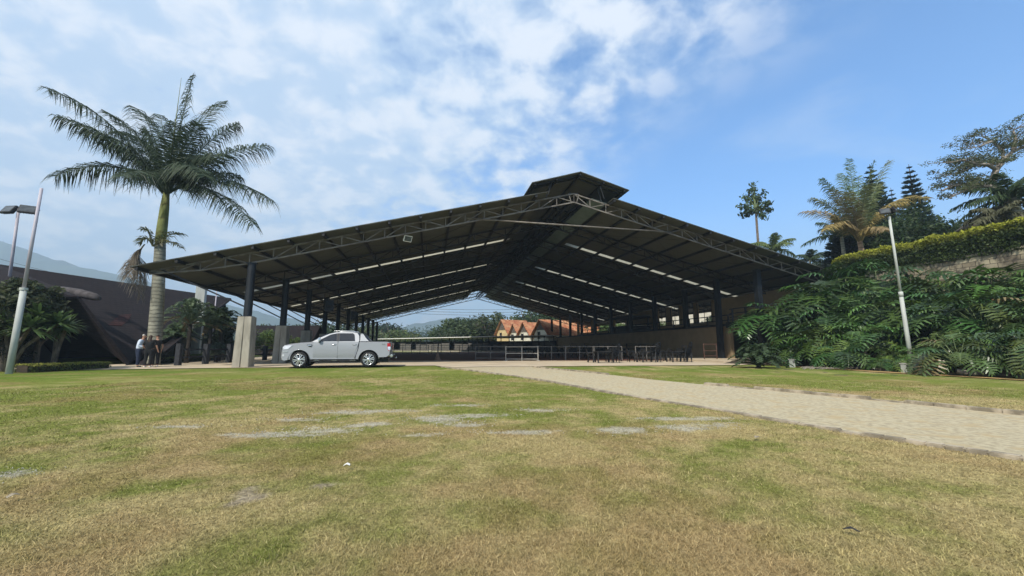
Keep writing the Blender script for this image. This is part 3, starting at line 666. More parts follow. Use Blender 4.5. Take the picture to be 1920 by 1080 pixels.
# ---------------------------------------------------------------- tables and stacked chairs
def table(loc, rz, label):
    t = empty('table', loc, rz, label, 'table', 'dark tables on the concrete apron')
    MB().box(-.62, .62, -.38, .38, .70, .74).put('tabletop', M['charcoal'], t, bevel=.008)
    MB().box(-.56, .56, -.32, .32, .63, .695).put('apron_frame', M['charcoal'], t)
    for sx in (-.56, .56):
        for sy in (-.32, .32): MB().box(sx - .035, sx + .035, sy - .035, sy + .035, 0, .63).put('leg', M['charcoal'], t)
    return t
def chair(label):
    t = empty('plastic_chair', (0, 0, 0), 0, label, 'chair', 'black plastic chairs on the apron')
    b = MB(); n = 6
    b.box(-.22, .22, -.22, .22, .42, .45); b.put('seat', M['black'], t, bevel=.01)
    b = MB(); pts = []
    for i in range(n + 1):
        u = -1 + 2 * i / n; y = .22 + .05 * (1 - u * u)
        pts.append((u * .21, y))
    for i in range(n):
        (x0, y0), (x1, y1) = pts[i], pts[i + 1]
        h0 = .93 - .10 * ((i * 2 / n - 1) ** 2); h1 = .93 - .10 * (((i + 1) * 2 / n - 1) ** 2)
        b.prism([(x0, y0, .45), (x1, y1, .45), (x1, y1 + .09, h1), (x0, y0 + .09, h0)], (0, .02, 0))
    b.put('backrest', M['black'], t)
    for sx in (-1, 1):
        for sy in (-1, 1): MB().beam((sx * .19, sy * .19, .43), (sx * .24, sy * .25, 0), .04, .035).put('leg', M['black'], t)
        MB().beam((sx * .25, -.2, .43), (sx * .26, -.17, .64), .035, .04).beam((sx * .26, -.19, .65), (sx * .24, .27, .66), .05, .025).put('armrest', M['black'], t)
    return t
tabs = [(1172, 31.0, 'u', 'dark table behind the left stack of chairs'), (1240, 31.6, 'v', 'dark table furthest back, behind the middle stack'), (1131, 27.6, 'first', 'leftmost dark table, beside the left stack of chairs'), (1213, 28.6, 's', 'dark table in the middle, left of the middle stack of chairs'), (1268, 28.8, 't', 'rightmost dark table, against the tallest right stack')]
for px, y, _, lab in tabs: table((rx(px, y), y, .03), HROT + .1, lab)
proto = chair('x'); first = True
order = ['lowest', 'second', 'third', 'fourth', 'fifth', 'sixth']
for px, y, nn, nm_ in ((1151, 27.5, 5, 'left'), (1228, 28.4, 6, 'middle'), (1286, 28.6, 6, 'right')):
    for k in range(nn):
        o = proto if first else copy_tree(proto); first = False
        o.location = (rx(px, y) + .012 * k, y, .03 + .092 * k); o.rotation_euler.z = -math.pi / 2 + .15 + (0.0 if nm_ != 'middle' else .3)
        pos = 'topmost' if k == nn - 1 else order[k]
        o['label'] = f'{pos} black plastic chair in the {nm_} stack beside the tables'
for px, y, rz, lab in ((1109, 28.2, 1.5, 'single black chair standing left of the leftmost table'), (1142, 29.4, 3.1, 'single black chair behind the leftmost table'), (1205, 30.2, 2.9, 'single black chair behind the middle table'),
                       (1184, 28.8, 1.6, 'single black chair at the left end of the middle table'), (1252, 30.2, 3.2, 'single black chair behind the rightmost table'), (1275, 30.4, 2.6, 'single black chair behind the right stack')):
    o = copy_tree(proto); o.location = (rx(px, y), y, .03); o.rotation_euler.z = rz; o['label'] = lab
# rows of dark seats further in
seat = []
for i in range(18):
    s = 24.5 + (i % 9) * 1.35; g = 13.2 + (i // 9) * 2.4; y = H(s, g).y
    o = copy_tree(proto); o.location = H(s, g, .03); o.rotation_euler.z = HROT + math.pi + random.uniform(-.2, .2); o['group'] = 'rows of dark chairs inside the hall'
    o['label'] = f'{["first", "second", "third", "fourth", "fifth", "sixth", "seventh", "eighth", "ninth"][i % 9]} dark chair from the left in the {"front" if i < 9 else "rear"} row inside the hall'

# ---------------------------------------------------------------- foliage helpers
def leafquads(C, R_, per, size, col, var=.3, flat=.75, rng=None, aspect=.45, droop=0.0):
    """clumps C (n,3) of radius R_ (n): per leaves each, leaf-shaped rhombs scattered through every clump's volume"""
    rng = rng or RNG; C = np.asarray(C, float); n = len(C); R_ = np.broadcast_to(R_, (n,))
    d = rng.normal(size=(n, per, 3)); d /= np.linalg.norm(d, axis=2, keepdims=True)
    P = C[:, None, :] + d * (rng.random((n, per, 1)) ** .45) * R_[:, None, None] * np.array([1, 1, flat])
    P = P.reshape(-1, 3); m = len(P)
    a = rng.normal(size=(m, 3)); a[:, 2] = a[:, 2] * .6 - droop; a /= np.linalg.norm(a, axis=1, keepdims=True)
    b = np.cross(a, rng.normal(size=(m, 3))); b /= np.linalg.norm(b, axis=1, keepdims=True) + 1e-9
    s = size * rng.uniform(.6, 1.3, (m, 1))
    Q = np.stack([P - a * s / 2, P + b * s * aspect / 2, P + a * s / 2, P - b * s * aspect / 2], 1)
    t = np.repeat(rng.uniform(1 - var, 1 + var, (n, 1)), per, 0); c = np.asarray(col)[None, :] * t * rng.uniform(.75, 1.25, (m, 1)) * (1 + rng.uniform(-.08, .08, (m, 3)))
    return Q, np.clip(c, .003, .9)

def grow(b, p, d, L_, r0, depth, rr, tips, spread=.6, up=.15, kids=3):
    pts = [p]; rs = [r0]; q = p.copy(); dd = d.copy(); n = 4
    for i in range(n):
        dd = (dd + Vector((rr.uniform(-1, 1), rr.uniform(-1, 1), rr.uniform(-.6, .8) + up)) * .16).normalized()
        q = q + dd * (L_ / n); pts.append(q.copy()); rs.append(r0 * (1 - .45 * (i + 1) / n))
    b.tube(pts, rs, 7 if depth > 1 else 5, False)
    if depth == 0: tips += [pts[-1], pts[-3]]; return
    for k in range(kids):
        a = 2 * math.pi * (k + rr.random()) / kids; side = dd.cross(Vector((0, 0, 1)) if abs(dd.z) < .9 else Vector((1, 0, 0))).normalized(); oth = side.cross(dd)
        nd = (dd * (1 - spread * .35) + (side * math.cos(a) + oth * math.sin(a)) * spread + Vector((0, 0, up))).normalized()
        grow(b, pts[-1 - (k % 2)], nd, L_ * rr.uniform(.6, .85), rs[-1] * .8, depth - 1, rr, tips, spread, up, kids)
    if depth < 2: tips.append(pts[-1])

def broad_tree(loc, h, w_, seed, col, label, group=None, cat='tree', name='tree', leaf=.22, per=60, trunk=.35, dens=1.0, loose=False, flatc=.8, bark='bark'):
    rr = random.Random(seed); rng = np.random.default_rng(seed)
    t = empty(name, loc, rr.uniform(0, 6), label, cat, group)
    b = MB(); tips = []; th_ = h * trunk
    b.tube([(0, 0, -.3), (rr.uniform(-.1, .1) * w_ * .2, 0, th_ * .5), (0, rr.uniform(-.1, .1), th_)], [w_ * .045 + .05, w_ * .034 + .04, w_ * .03 + .03], 9, False)
    for k in range(4):
        a = k * 1.57 + rr.random(); grow(b, Vector((0, 0, th_ * rr.uniform(.8, 1))), Vector((math.cos(a) * .8, math.sin(a) * .8, .8)).normalized(), w_ * .27, w_ * .02 + .02, 1, rr, tips, .7, .2)
    b.put('trunk', M[bark], t, True)
    n = int((34 if not loose else 26) * dens); cz = (h + th_ * .8) / 2; rz_ = (h - th_ * .8) / 2
    C = []
    for i in range(n):
        d = rng.normal(size=3); d /= np.linalg.norm(d); q = rng.uniform(.35, .95)
        C.append([d[0] * w_ / 2 * q * .88, d[1] * w_ / 2 * q * .88, cz + d[2] * rz_ * q * .85])
    C = np.array(C); rad_ = rng.uniform(.12, .24, n) * w_ * (.8 if loose else 1)
    Q, c = leafquads(C, rad_, int(per * (1 if not loose else .6)), leaf, col, .35, flatc, rng)
    put('crown', npmesh('crown', Q, 4, c), M['leaf'], t); return t

def pine(loc, h, w_, seed, col, label, group=None, tiers=16, bare_=.18):
    rr = random.Random(seed); rng = np.random.default_rng(seed); t = empty('pine_tree', loc, rr.uniform(0, 6), label, 'pine tree', group)
    b = MB(); b.tube([(0, 0, -.3), (0, 0, h * .5), (0, 0, h)], [w_ * .05, w_ * .03, .02], 8, False); Q = []; 
    for i in range(tiers):
        f = i / (tiers - 1); z = h * (bare_ + (1 - bare_) * f * .97); L_ = w_ / 2 * (1 - f) ** .8 * rr.uniform(.85, 1.1) + .12; m = 9 if L_ > .6 else 5
        for k in range(m):
            a = 2 * math.pi * (k + .5 * (i % 2)) / m + rr.uniform(-.2, .2); n = 60
            u = rng.random(n) ** .8; x = L_ * u; zz_ = z + .10 * L_ * u ** 2 - .06 * L_ * u + rng.uniform(-.05, .05, n) * L_
            b.tube([(0, 0, z), (math.cos(a) * L_, math.sin(a) * L_, z + .04 * L_)], [.03 * w_ / 3, .01], 4, False)
            wv = rng.uniform(-1, 1, n) * L_ * .22 * (1 - .5 * u)
            P = np.stack([np.cos(a) * x - np.sin(a) * wv, np.sin(a) * x + np.cos(a) * wv, zz_], 1)
            dirs = np.stack([np.cos(a) + rng.uniform(-.9, .9, n), np.sin(a) + rng.uniform(-.9, .9, n), rng.uniform(0, .7, n)], 1); dirs /= np.linalg.norm(dirs, axis=1, keepdims=True)
            s = .24 * (L_ * .6 + .7); sd = np.cross(dirs, rng.normal(size=(n, 3))); sd /= np.linalg.norm(sd, axis=1, keepdims=True)
            Q.append(np.stack([P - dirs * s * .4, P + sd * s * .16, P + dirs * s, P - sd * s * .16], 1))
    Q = np.concatenate(Q); b.put('trunk', M['bark'], t, True)
    put('crown', npmesh('crown', Q, 4, tints(len(Q), col, .3, .06, rng)), M['leaf'], t); return t

def frond_quads(P0, P1, P2, nl, ll, lw, droop, rng, col, tipcol=None, vee=.5, prof=None):
    """a feather leaf: curved midrib from P0 to P2, leaflets bent by their weight"""
    P0, P1, P2 = (np.array(p, float) for p in (P0, P1, P2)); Q = []; C = []
    B = lambda t: (1 - t) ** 2 * P0 + 2 * t * (1 - t) * P1 + t * t * P2
    D = lambda t: 2 * (1 - t) * (P1 - P0) + 2 * t * (P2 - P1)
    for i in range(nl):
        t = .13 + .87 * (i + .5) / nl; p = B(t); d = D(t); d /= np.linalg.norm(d)
        sd = np.cross(d, [0, 0, 1.0]); sn = np.linalg.norm(sd); sd = sd / sn if sn > .05 else np.array([1.0, 0, 0]); up = np.cross(sd, d)
        l = ll * (.35 + .65 * math.sin(math.pi * min(1, (t * .82 + .16))) ** .8) * rng.uniform(.8, 1.12)
        if prof: l *= prof(t)
        for s in (-1, 1):
            a = sd * s * rng.uniform(.8, 1.0) + d * rng.uniform(.35, .75) + up * rng.uniform(vee - .35, vee + .2); a /= np.linalg.norm(a)
            m1 = p + a * l * .5 + np.array([0, 0, -droop * l * .14]); e = p + a * l * .85 + np.array([0, 0, -droop * l * rng.uniform(.45, .8)])
            wv = np.cross(a, up + rng.normal(size=3) * .5); wv /= np.linalg.norm(wv); w0 = wv * lw * .5
            Q.append([p - w0 * .6, p + w0 * .6, m1 + w0, m1 - w0]); Q.append([m1 - w0, m1 + w0, e + w0 * .12, e - w0 * .12])
            k = rng.uniform(.7, 1.3); cc_ = np.array(col) if tipcol is None else np.array(col) * (1 - t ** 1.3) + np.array(tipcol) * t ** 1.3
            C += [cc_ * k, cc_ * k * rng.uniform(.85, 1.15)]
    for i in range(10):                                    # midrib
        t0, t1 = i / 10, (i + 1) / 10; a, c = B(t0), B(t1); d = c - a; sd = np.cross(d, [0, 0, 1.0]); sd /= np.linalg.norm(sd) + 1e-6; up = np.cross(sd, d / np.linalg.norm(d)); r0, r1 = lw * .8 * (1.15 - t0), lw * .8 * (1.15 - t1)
        for (u, v) in ((sd, up), (up, -sd), (-sd, -up), (-up, sd)): Q.append([a + u * r0, a + v * r0, c + v * r1, c + u * r1]); C.append(np.array(col) * .9 + .03)
    return np.array(Q), np.clip(np.array(C), .003, .9)

def add_frond(parent, name, *a, m='leaf', **k):
    Q, c = frond_quads(*a, **k); return put(name, npmesh(name, Q, 4, c), M[m], parent)

def palm(loc, th_, tr, tips, label, col=(.06, .09, .035), tipcol=None, nl=40, ll=.7, lw=.035, droop=1.0, rings=True, name='palm_tree', cat='palm tree', lift=.5, seed=1, trunkmat='palmtrunk', vee=.5, shaft=None, lean=(0, 0), group=None, bulge=0.0):
    """tips = [(dx, dy, dz)] of the frond ends from the crown centre"""
    rng = np.random.default_rng(seed); t = empty(name, loc, 0, label, cat, group); b = MB()
    n = 14; pts = [(lean[0] * (i / n) ** 1.5, lean[1] * (i / n) ** 1.5, -.3 + (th_ + .3) * i / n) for i in range(n + 1)]
    rs = [tr * (1.25 if i == 0 else (1.08 - .25 * i / n) + bulge * math.sin(math.pi * i / n)) for i in range(n + 1)]
    b.tube(pts, rs, 18, True); b.put('trunk', M[trunkmat], t, True)
    top = Vector((lean[0], lean[1], th_))
    if shaft:
        MB().tube([top + Vector((0, 0, -.02)), top + Vector((0, 0, shaft * .25)), top + Vector((.0, 0, shaft * .7)), top + Vector((.0, 0, shaft))], [rs[-1] * 1.0, rs[-1] * 1.0, rs[-1] * .85, rs[-1] * .6], 16).put('crownshaft', M['crownshaft'], t, True); top = top + Vector((0, 0, shaft))
    for q in tips:
        dx, dy, dz = q[:3]; lf = q[3] if len(q) > 3 else lift; L_ = math.sqrt(dx * dx + dy * dy + dz * dz)
        ctrl = (top.x + dx * .42, top.y + dy * .42, top.z + dz * .5 + L_ * lf * .5)
        cc = q[4] if len(q) > 4 else col; tc = q[5] if len(q) > 5 else tipcol
        add_frond(t, 'frond', (top.x + dx * .02, top.y + dy * .02, top.z - .1), ctrl, (top.x + dx, top.y + dy, top.z + dz), nl=nl, ll=ll, lw=lw, droop=droop, rng=rng, col=cc, tipcol=tc, vee=vee)
    return t
def ringmat(name, c1, c2, freq):
    global nt
    m = bpy.data.materials.new(name); m.use_nodes = True; nt = m.node_tree; b = nt.nodes['Principled BSDF']; b.inputs['Roughness'].default_value = .9; b.inputs['Specular IOR Level'].default_value = .2
    t = N('ShaderNodeTexCoord'); s = N('ShaderNodeSeparateXYZ'); Lk(t.outputs['Object'], s.inputs[0])
    z = M_('ADD', M_('MULTIPLY', s.outputs[2], freq), M_('MULTIPLY', noise(t.outputs['Object'], 2.2, 4, .6), 1.1))
    f = smooth(M_('FRACT', z), 0.0, .3); n = smooth(noise(t.outputs['Object'], 1.3, 7, .7), .38, .62)
    col = mixc(f, c2, mixc(n, c1, tuple(v * .62 for v in c1))); Lk(col, b.inputs['Base Color'])
    bp = N('ShaderNodeBump'); bp.inputs['Strength'].default_value = .5; bp.inputs['Distance'].default_value = .03; Lk(f, bp.inputs['Height']); Lk(bp.outputs[0], b.inputs['Normal']); return m
M['palmtrunk'] = ringmat('ringed_palm_trunk', (.30, .29, .225), (.11, .105, .08), 4.6)
M['cocotrunk'] = ringmat('tan_palm_trunk', (.42, .29, .20), (.2, .13, .09), 3)
M['crownshaft'] = ringmat('green_crownshaft', (.20, .22, .08), (.14, .13, .05), 1.1)
M['cycadtrunk'] = ringmat('rough_cycad_trunk', (.06, .05, .04), (.02, .017, .014), 9)

# ---------------------------------------------------------------- royal palm on the left
RY = 24.0
pb = gr(286, 686); pb = Vector((at(286, 684, RY).x, RY, 0)); ctop = at(312, 362, RY); thp = at(305, 455, RY).z; sh = ctop.z - thp
def tip(px, py, Y, c=ctop): p = at(px, py, Y); return (p.x - c.x, p.y - c.y, p.z - c.z)
RC = (.040, .060, .030)
tl = [(*tip(88, 166, 22.5), .42), (*tip(106, 218, 21.0), .50), (*tip(102, 330, 22.5), .85), (*tip(362, 140, 24.5), .12), (*tip(448, 232, 25), .40), (*tip(503, 272, 24), .40), (*tip(514, 378, 22.5), .62), (*tip(478, 422, 21.5), .62),
      (*tip(250, 200, 27.5), .35), (*tip(215, 250, 27), .5), (*tip(420, 190, 28), .4), (*tip(385, 330, 20), .7), (*tip(230, 330, 19.5), .7), (*tip(400, 300, 28.5), .6), (*tip(150, 250, 25.5), .5), (*tip(330, 230, 20.5), .3), (*tip(300, 215, 27), .2), (*tip(190, 270, 24), .55), (*tip(270, 240, 23), .4), (*tip(370, 230, 23), .35), (*tip(430, 290, 21.5), .5), (*tip(200, 210, 25), .35), (*tip(450, 330, 25), .6)]
rp = palm(pb, thp, .32, tl, 'tall royal palm with thick ringed grey trunk rising over the left end of the hall', RC, None, 125, 1.55, .052, 1.1, seed=5, shaft=sh, lean=(ctop.x - pb.x, 0), vee=.15, bulge=.07, name='royal_palm')
MB().tube([(ctop.x - pb.x, 0, ctop.z - .3), (ctop.x - pb.x + .05, 0, at(316, 146, RY).z)], [.05, .008], 6).put('spear_leaf', M['crownshaft'], rp, True)
rng = np.random.default_rng(8)
cx, cz = ctop.x - pb.x - .1, thp
for (px, py, lf, cc) in ((262, 455, .5, (.13, .14, .06)), (345, 440, .6, (.12, .13, .05)), (268, 430, .5, (.12, .13, .06)), (340, 465, .6, (.13, .13, .06))):
    q = at(px, py, RY - .6); dx, dz = q.x - pb.x - cx, q.z - cz
    add_frond(rp, 'young_frond', (cx, -.35, cz - .3), (cx + dx * .5, -.5, cz + dz * .5 + .5), (cx + dx, -.6, cz + dz), nl=26, ll=.75, lw=.06, droop=.8, rng=rng, col=cc)
for (px, py, q_) in ((252, 545, 0), (262, 560, .3), (240, 520, -.4), (272, 535, .5)):
    q = at(px, py, RY - .9 + q_); add_frond(rp, 'dead_frond', (cx - .45, -.4, cz - .2), (cx - .9, -.6, cz - 1.0), (q.x - pb.x, -.9 + q_, q.z), nl=44, ll=.75, lw=.04, droop=1.9, rng=rng, col=(.17, .14, .10))

# ---------------------------------------------------------------- cycads, fan plants and shrubs on the left
def rosette(loc, h, rfr, n, label, col, seed, name='cycad', cat='cycad', stem=.12, ll=.28, lw=.05, nl=34, droop=.25, tilt=(.0, 1.5), group=None, dead=0, m='leaf', sag=.5):
    rng = np.random.default_rng(seed); t = empty(name, loc, 0, label, cat, group); Qs = []; Cs = []
    MB().tube([(0, 0, -.1), (0.03, 0, h * .5), (0, 0, h)], [stem * 1.2, stem, stem * .9], 10).put('trunk', M['cycadtrunk'], t, True)
    for i in range(n):
        a = i * 2.39996; e = tilt[0] + (tilt[1] - tilt[0]) * (i / n) + rng.uniform(-.1, .1); L_ = rfr * rng.uniform(.85, 1.1)
        cd, cs = math.cos(e) * L_, math.sin(e) * L_; P2 = (math.cos(a) * cd, math.sin(a) * cd, h + cs * .75 - L_ * sag * .35); P1 = (math.cos(a) * cd * .45, math.sin(a) * cd * .45, h + cs * .75 + L_ * .24)
        c0 = col if i >= dead else (.16, .12, .05)
        Q, c = frond_quads((0, 0, h), P1, P2, nl, ll, lw, droop, rng, c0, vee=.35); Qs.append(Q); Cs.append(c)
    put('crown', npmesh('crown', np.concatenate(Qs), 4, np.concatenate(Cs)), M[m], t); return t
def G0(px, Y, z=0): return Vector((at(px, 650, Y).x, Y, z))
rosette(G0(352, 27.0), 2.5, 2.3, 36, 'cycad with a dark trunk standing just right of the royal palm', (.12, .17, .09), 3, dead=3, ll=.30)
rosette(G0(392, 29.5), 2.3, 2.1, 36, 'bushy cycad between the white pillar and the first concrete pier', (.10, .14, .07), 4, dead=2, ll=.30)
rosette(G0(412, 30.0), 2.6, 1.8, 30, 'dark cycad close behind the first concrete pier', (.06, .095, .04), 12, dead=2, ll=.32)
rosette(G0(330, 29.0), 1.6, 1.5, 26, 'low cycad behind the timber fence end', (.08, .12, .055), 6, dead=2, ll=.4)
rosette(G0(407, 28.6), .5, 1.1, 20, 'small silvery cycad at the foot of the timber fence', (.10, .13, .09), 7, ll=.3)
# fan plant with leaning stems beside the pale pole
def fan_plant(loc, heads, label, col, seed, rl=1.0, name='screw_pine', cat='tree'):
    rng = np.random.default_rng(seed); t = empty(name, loc, 0, label, cat); Qs = []; Cs = []
    for (hx, hy, hz) in heads:
        MB().tube([(0, 0, -.1), (hx * .3, hy * .3, hz * .5), (hx * .8, hy * .8, hz * .85), (hx, hy, hz)], [.09, .075, .065, .06], 8).put('stem', M['bark'], t, True)
        for i in range(70):
            a = rng.uniform(0, 6.283); e = rng.uniform(-.35, 1.3); L_ = rl * rng.uniform(.75, 1.15); o = np.array([hx, hy, hz]); d = np.array([math.cos(a) * math.cos(e), math.sin(a) * math.cos(e), math.sin(e)])
            s_ = np.cross(d, [0, 0, 1]); s_ /= np.linalg.norm(s_) + 1e-6; pr = o
            for k, (u, w0, w1) in enumerate(((.4, .025, .06), (.75, .06, .05), (1.0, .05, .005))):
                q = o + d * L_ * u + np.array([0, 0, -.28 * L_ * u * u]); Qs.append([pr - s_ * w0, pr + s_ * w0, q + s_ * w1, q - s_ * w1]); pr = q
                Cs.append(np.array(col) * rng.uniform(.6, 1.4))
    put('crown', npmesh('crown', np.array(Qs), 4, np.clip(np.array(Cs), .003, .9)), M['leaf'], t); return t
fan_plant(G0(20, 18.2), [(-1.0, -.2, 2.2), (-.3, .2, 2.7), (.5, .3, 2.5), (1.1, -.1, 2.35), (1.7, .2, 2.1), (.2, -.5, 2.0), (1.3, -.5, 1.9)], 'spiky green screw pine with leaning stems behind the pale pole', (.075, .12, .04), 3, .95)
fan_plant(G0(105, 19.0), [(.35, 0, 2.0), (-.3, .2, 1.8)], 'smaller spiky plant reaching right in front of the dark roof mouth', (.065, .10, .04), 5, .8)
broad_tree(G0(10, 18.3), 4.5, 3.0, 31, (.055, .065, .032), 'dull olive leafed tree behind the pale pole', per=150, leaf=.24, trunk=.3)
broad_tree(G0(72, 19.5), 4.3, 1.9, 32, (.06, .07, .035), 'narrow olive leafed tree against the long brown roof', per=110, leaf=.2, trunk=.3)
broad_tree(G0(0, 18.5), 2.0, 2.4, 33, (.02, .03, .015), 'low dark bush at the left edge under the leaning stems', per=90, leaf=.14, trunk=.15, name='bush', cat='bush')
broad_tree(G0(300, 24.4), 1.0, .95, 34, (.014, .02, .012), 'small rounded dark bush at the foot of the royal palm', per=90, leaf=.07, trunk=.1, name='bush', cat='bush')
broad_tree(G0(420, 31.5), 3.2, 2.6, 35, (.03, .045, .018), 'dark leafy shrub behind the first concrete pier', per=90, leaf=.16, trunk=.15, name='shrub', cat='shrub')
broad_tree(G0(505, 46), 3.0, 4.2, 36, (.085, .13, .03), 'bright green shrub between the first two concrete piers', per=110, leaf=.22, trunk=.1, name='shrub', cat='shrub')
broad_tree(G0(552, 50), 2.6, 2.6, 37, (.08, .12, .03), 'bright green shrub behind the second concrete pier', per=80, leaf=.2, trunk=.1, name='shrub', cat='shrub')
def hedge(name, path, w_, h_, n, leaf, ctop_, cside, label, seed, cat='hedge', zoff=None, core=M['soil'], bulk=.10):
    """clipped hedge along path; leaves cover its sides and top"""
    rng = np.random.default_rng(seed); path = [Vector(p) for p in path]; t = empty(name, path[0], 0, label, cat); P = [p - path[0] for p in path]
    b = MB()
    for i in range(len(P) - 1): b.beam(P[i] + Vector((0, 0, h_ * .45)), P[i + 1] + Vector((0, 0, h_ * .45)), w_ * .72, h_ * .82)
    b.put('stems', core, t)
    seg = np.array([[*p] for p in P]); cum = np.concatenate([[0], np.cumsum(np.linalg.norm(np.diff(seg, axis=0), axis=1))]); u = rng.random(n) * cum[-1]
    base = np.stack([np.interp(u, cum, seg[:, k]) for k in range(3)], 1); dr = (seg[-1] - seg[0]); dr /= np.linalg.norm(dr); side = np.cross(dr, [0, 0, 1]); side /= np.linalg.norm(side)
    face = rng.random(n); v = rng.random(n); hv = h_ * (1 + bulk * (fbm(u * 1.4, u * 0, seed) - .5) * 2); wn = w_ / 2 * (1 + .25 * (fbm(u * 1.8, v * 4, seed + 3) - .5) * 2)
    x = np.where(face < .42, -wn, np.where(face < .6, wn, (v * 2 - 1) * wn)); z = np.where(face < .6, v ** .85 * hv, hv); rnd = np.minimum(1, (1 - z / hv) * 6 + .8); x = x * rnd
    P_ = base + side * x[:, None] + np.stack([0 * z, 0 * z, z], 1) + rng.normal(size=(n, 3)) * .045 * min(1, h_)
    a = rng.normal(size=(n, 3)); a[:, 2] += .9; a /= np.linalg.norm(a, axis=1, keepdims=True); bb = np.cross(a, rng.normal(size=(n, 3))); bb /= np.linalg.norm(bb, axis=1, keepdims=True); s = leaf * rng.uniform(.6, 1.4, (n, 1))
    Q = np.stack([P_ - a * s / 2, P_ + bb * s * .28, P_ + a * s / 2, P_ - bb * s * .28], 1)
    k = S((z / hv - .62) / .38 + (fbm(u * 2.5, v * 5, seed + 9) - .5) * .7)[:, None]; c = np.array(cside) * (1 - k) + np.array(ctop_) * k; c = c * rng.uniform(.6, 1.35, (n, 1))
    put('foliage', npmesh('foliage', Q, 4, c), M['leaf'], t); return t
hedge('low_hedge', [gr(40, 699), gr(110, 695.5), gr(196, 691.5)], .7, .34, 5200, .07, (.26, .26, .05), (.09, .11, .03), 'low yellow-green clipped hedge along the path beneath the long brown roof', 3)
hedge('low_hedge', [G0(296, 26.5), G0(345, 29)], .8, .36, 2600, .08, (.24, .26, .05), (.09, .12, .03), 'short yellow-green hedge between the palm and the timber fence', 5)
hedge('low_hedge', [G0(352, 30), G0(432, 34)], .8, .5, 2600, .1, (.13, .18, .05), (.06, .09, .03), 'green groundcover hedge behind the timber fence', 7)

# ---------------------------------------------------------------- poles on the left
def pole(px, Y, pyt, label, r0, r1, split=.45, m0='polepaint', m1='polelilac', name='pole', cat='pole', lean=0.0, ax=None):
    b0 = G0(px, Y); zt = ax; t = empty(name, b0, 0, label, cat)
    MB().tube([(0, 0, -.2), (lean * split, 0, zt * split)], [r0, r0 * .92], 14).put('lower_tube', M[m0], t, True)
    MB().tube([(lean * split, 0, zt * split - .04), (lean * split, 0, zt * split + .06)], [r0 * 1.15, r0 * 1.15], 14).put('collar', M[m0], t, 'auto')
    MB().tube([(lean * split, 0, zt * split), (lean, 0, zt)], [r1, r1 * .85], 12).put('upper_tube', M[m1], t, True); return t
B0 = gr(25, 701); T0 = at(78, 353, B0.y)
t = pole(25, B0.y, 353, 'tall bare pale pole at the left edge, standing on the lawn', .11, .062, .44, ax=T0.z, lean=T0.x - at(25, 650, B0.y).x)
T1 = at(35, 392, 23); bx_ = at(2, 650, 23).x
t = empty('lamp_pole', (bx_, 23, 0), 0, 'tall pale lamp pole behind the olive tree at the left edge', 'lamp post')
lx = T1.x - bx_
MB().tube([(0, 0, -.2), (lx * .5, 0, T1.z * .5)], [.10, .09], 12).put('lower_tube', M['polepaint'], t, True); MB().tube([(lx * .5, 0, T1.z * .5), (lx, 0, T1.z)], [.07, .065], 12).put('upper_tube', M['polelilac'], t, True)
MB().beam((lx - .55, 0, T1.z + .02), (lx + .55, 0, T1.z + .02), .06, .06).put('crossbar', M['charcoal'], t)
for k, (px, lab, rz) in enumerate(((17, 'dark floodlight on the left end of the crossbar at the left edge', -.35), (53, 'dark floodlight on the right end of the crossbar at the left edge', .3))):
    q = at(px, 393, 22.9); floodlight('floodlight', q, rz + .25, -.5, 1.25, lab, 'paired floodlights on the lamp pole')
wp = gr(365, 669, 0); wb = Vector((at(372, 600, 33).x, 33, 0))
pz = at(372, 533, 33).z
t = empty('white_pillar', wb, .3, 'slim white slab pillar behind the cycads', 'pillar')
MB().box(-.33, .33, -.2, .2, -.1, pz + .4).put('shaft', M['polepaint'], t, bevel=.02); MB().box(-.45, .45, -.3, .3, -.1, .25).put('plinth', M['polepaint'], t, bevel=.02)
p = Vector((at(401, 600, 36).x, 36, 0)); t = empty('flag_pole', p, 0, 'thin grey flag pole right of the white pillar', 'pole')
MB().tube([(0, 0, -.1), (0, 0, at(401, 540, 36).z)], [.06, .04], 8).put('tube', M['polelilac'], t, True); MB().ring((0, 0, -.05), (0, 0, 1), [(0, .14), (.12, .14), (.14, .06)], 12).put('base_flange', M['polepaint'], t, 'auto')
bxp = gr(166, 693); t = empty('utility_box', bxp, .2, 'small dark green utility box beside the low yellow hedge', 'box')
MB().box(-.12, .12, -.1, .1, 0, .3).put('box_body', M['charcoal'], t, bevel=.01); MB().box(-.14, .14, -.12, .12, .3, .33).put('lid', M['charcoal'], t)

# ---------------------------------------------------------------- timber fence on the left
def timber(pts, label, h=1.15, group=None):
    pts = [Vector((p.x, p.y, 0)) for p in pts]; t = empty('timber_fence', pts[0], 0, label, 'fence', group); P = [p - pts[0] for p in pts]
    for p in P: MB().box(p.x - .14, p.x + .14, p.y - .12, p.y + .12, -.1, h).put('post', M['blackwood'], t, bevel=.015)
    for i in range(len(P) - 1):
        for z in (h * .38, h * .72): MB().beam(P[i] + Vector((.1, .05, z)), P[i + 1] + Vector((-.1, .05, z)), .07, .1).put('rail', M['blackwood'], t)
    return t
timber([gr(333, 686), G0(388, 25.6), G0(431, 27.6)], 'black timber post and rail fence ending by the two women', 1.25)
timber([gr(446, 674), Vector((at(498, 650, 33).x, 33, 0)), Vector((at(540, 650, 40).x, 40, 0)), Vector((at(570, 650, 47).x, 47, 0)), Vector((at(600, 650, 55).x, 55, 0))], 'black timber post and rail fence seen between the concrete piers', 1.15)
b = MB(); 
for q in range(4): b.beam(Vector((at(446, 650, 31).x, 31.5 + q * .02, .28 + q * .27)), Vector((at(566, 650, 46).x, 46, .28 + q * .27)), .04, .05)
tag(b.put('pipe_railing', M['railb']), 'pale horizontal pipe railing behind the concrete piers', 'railing')

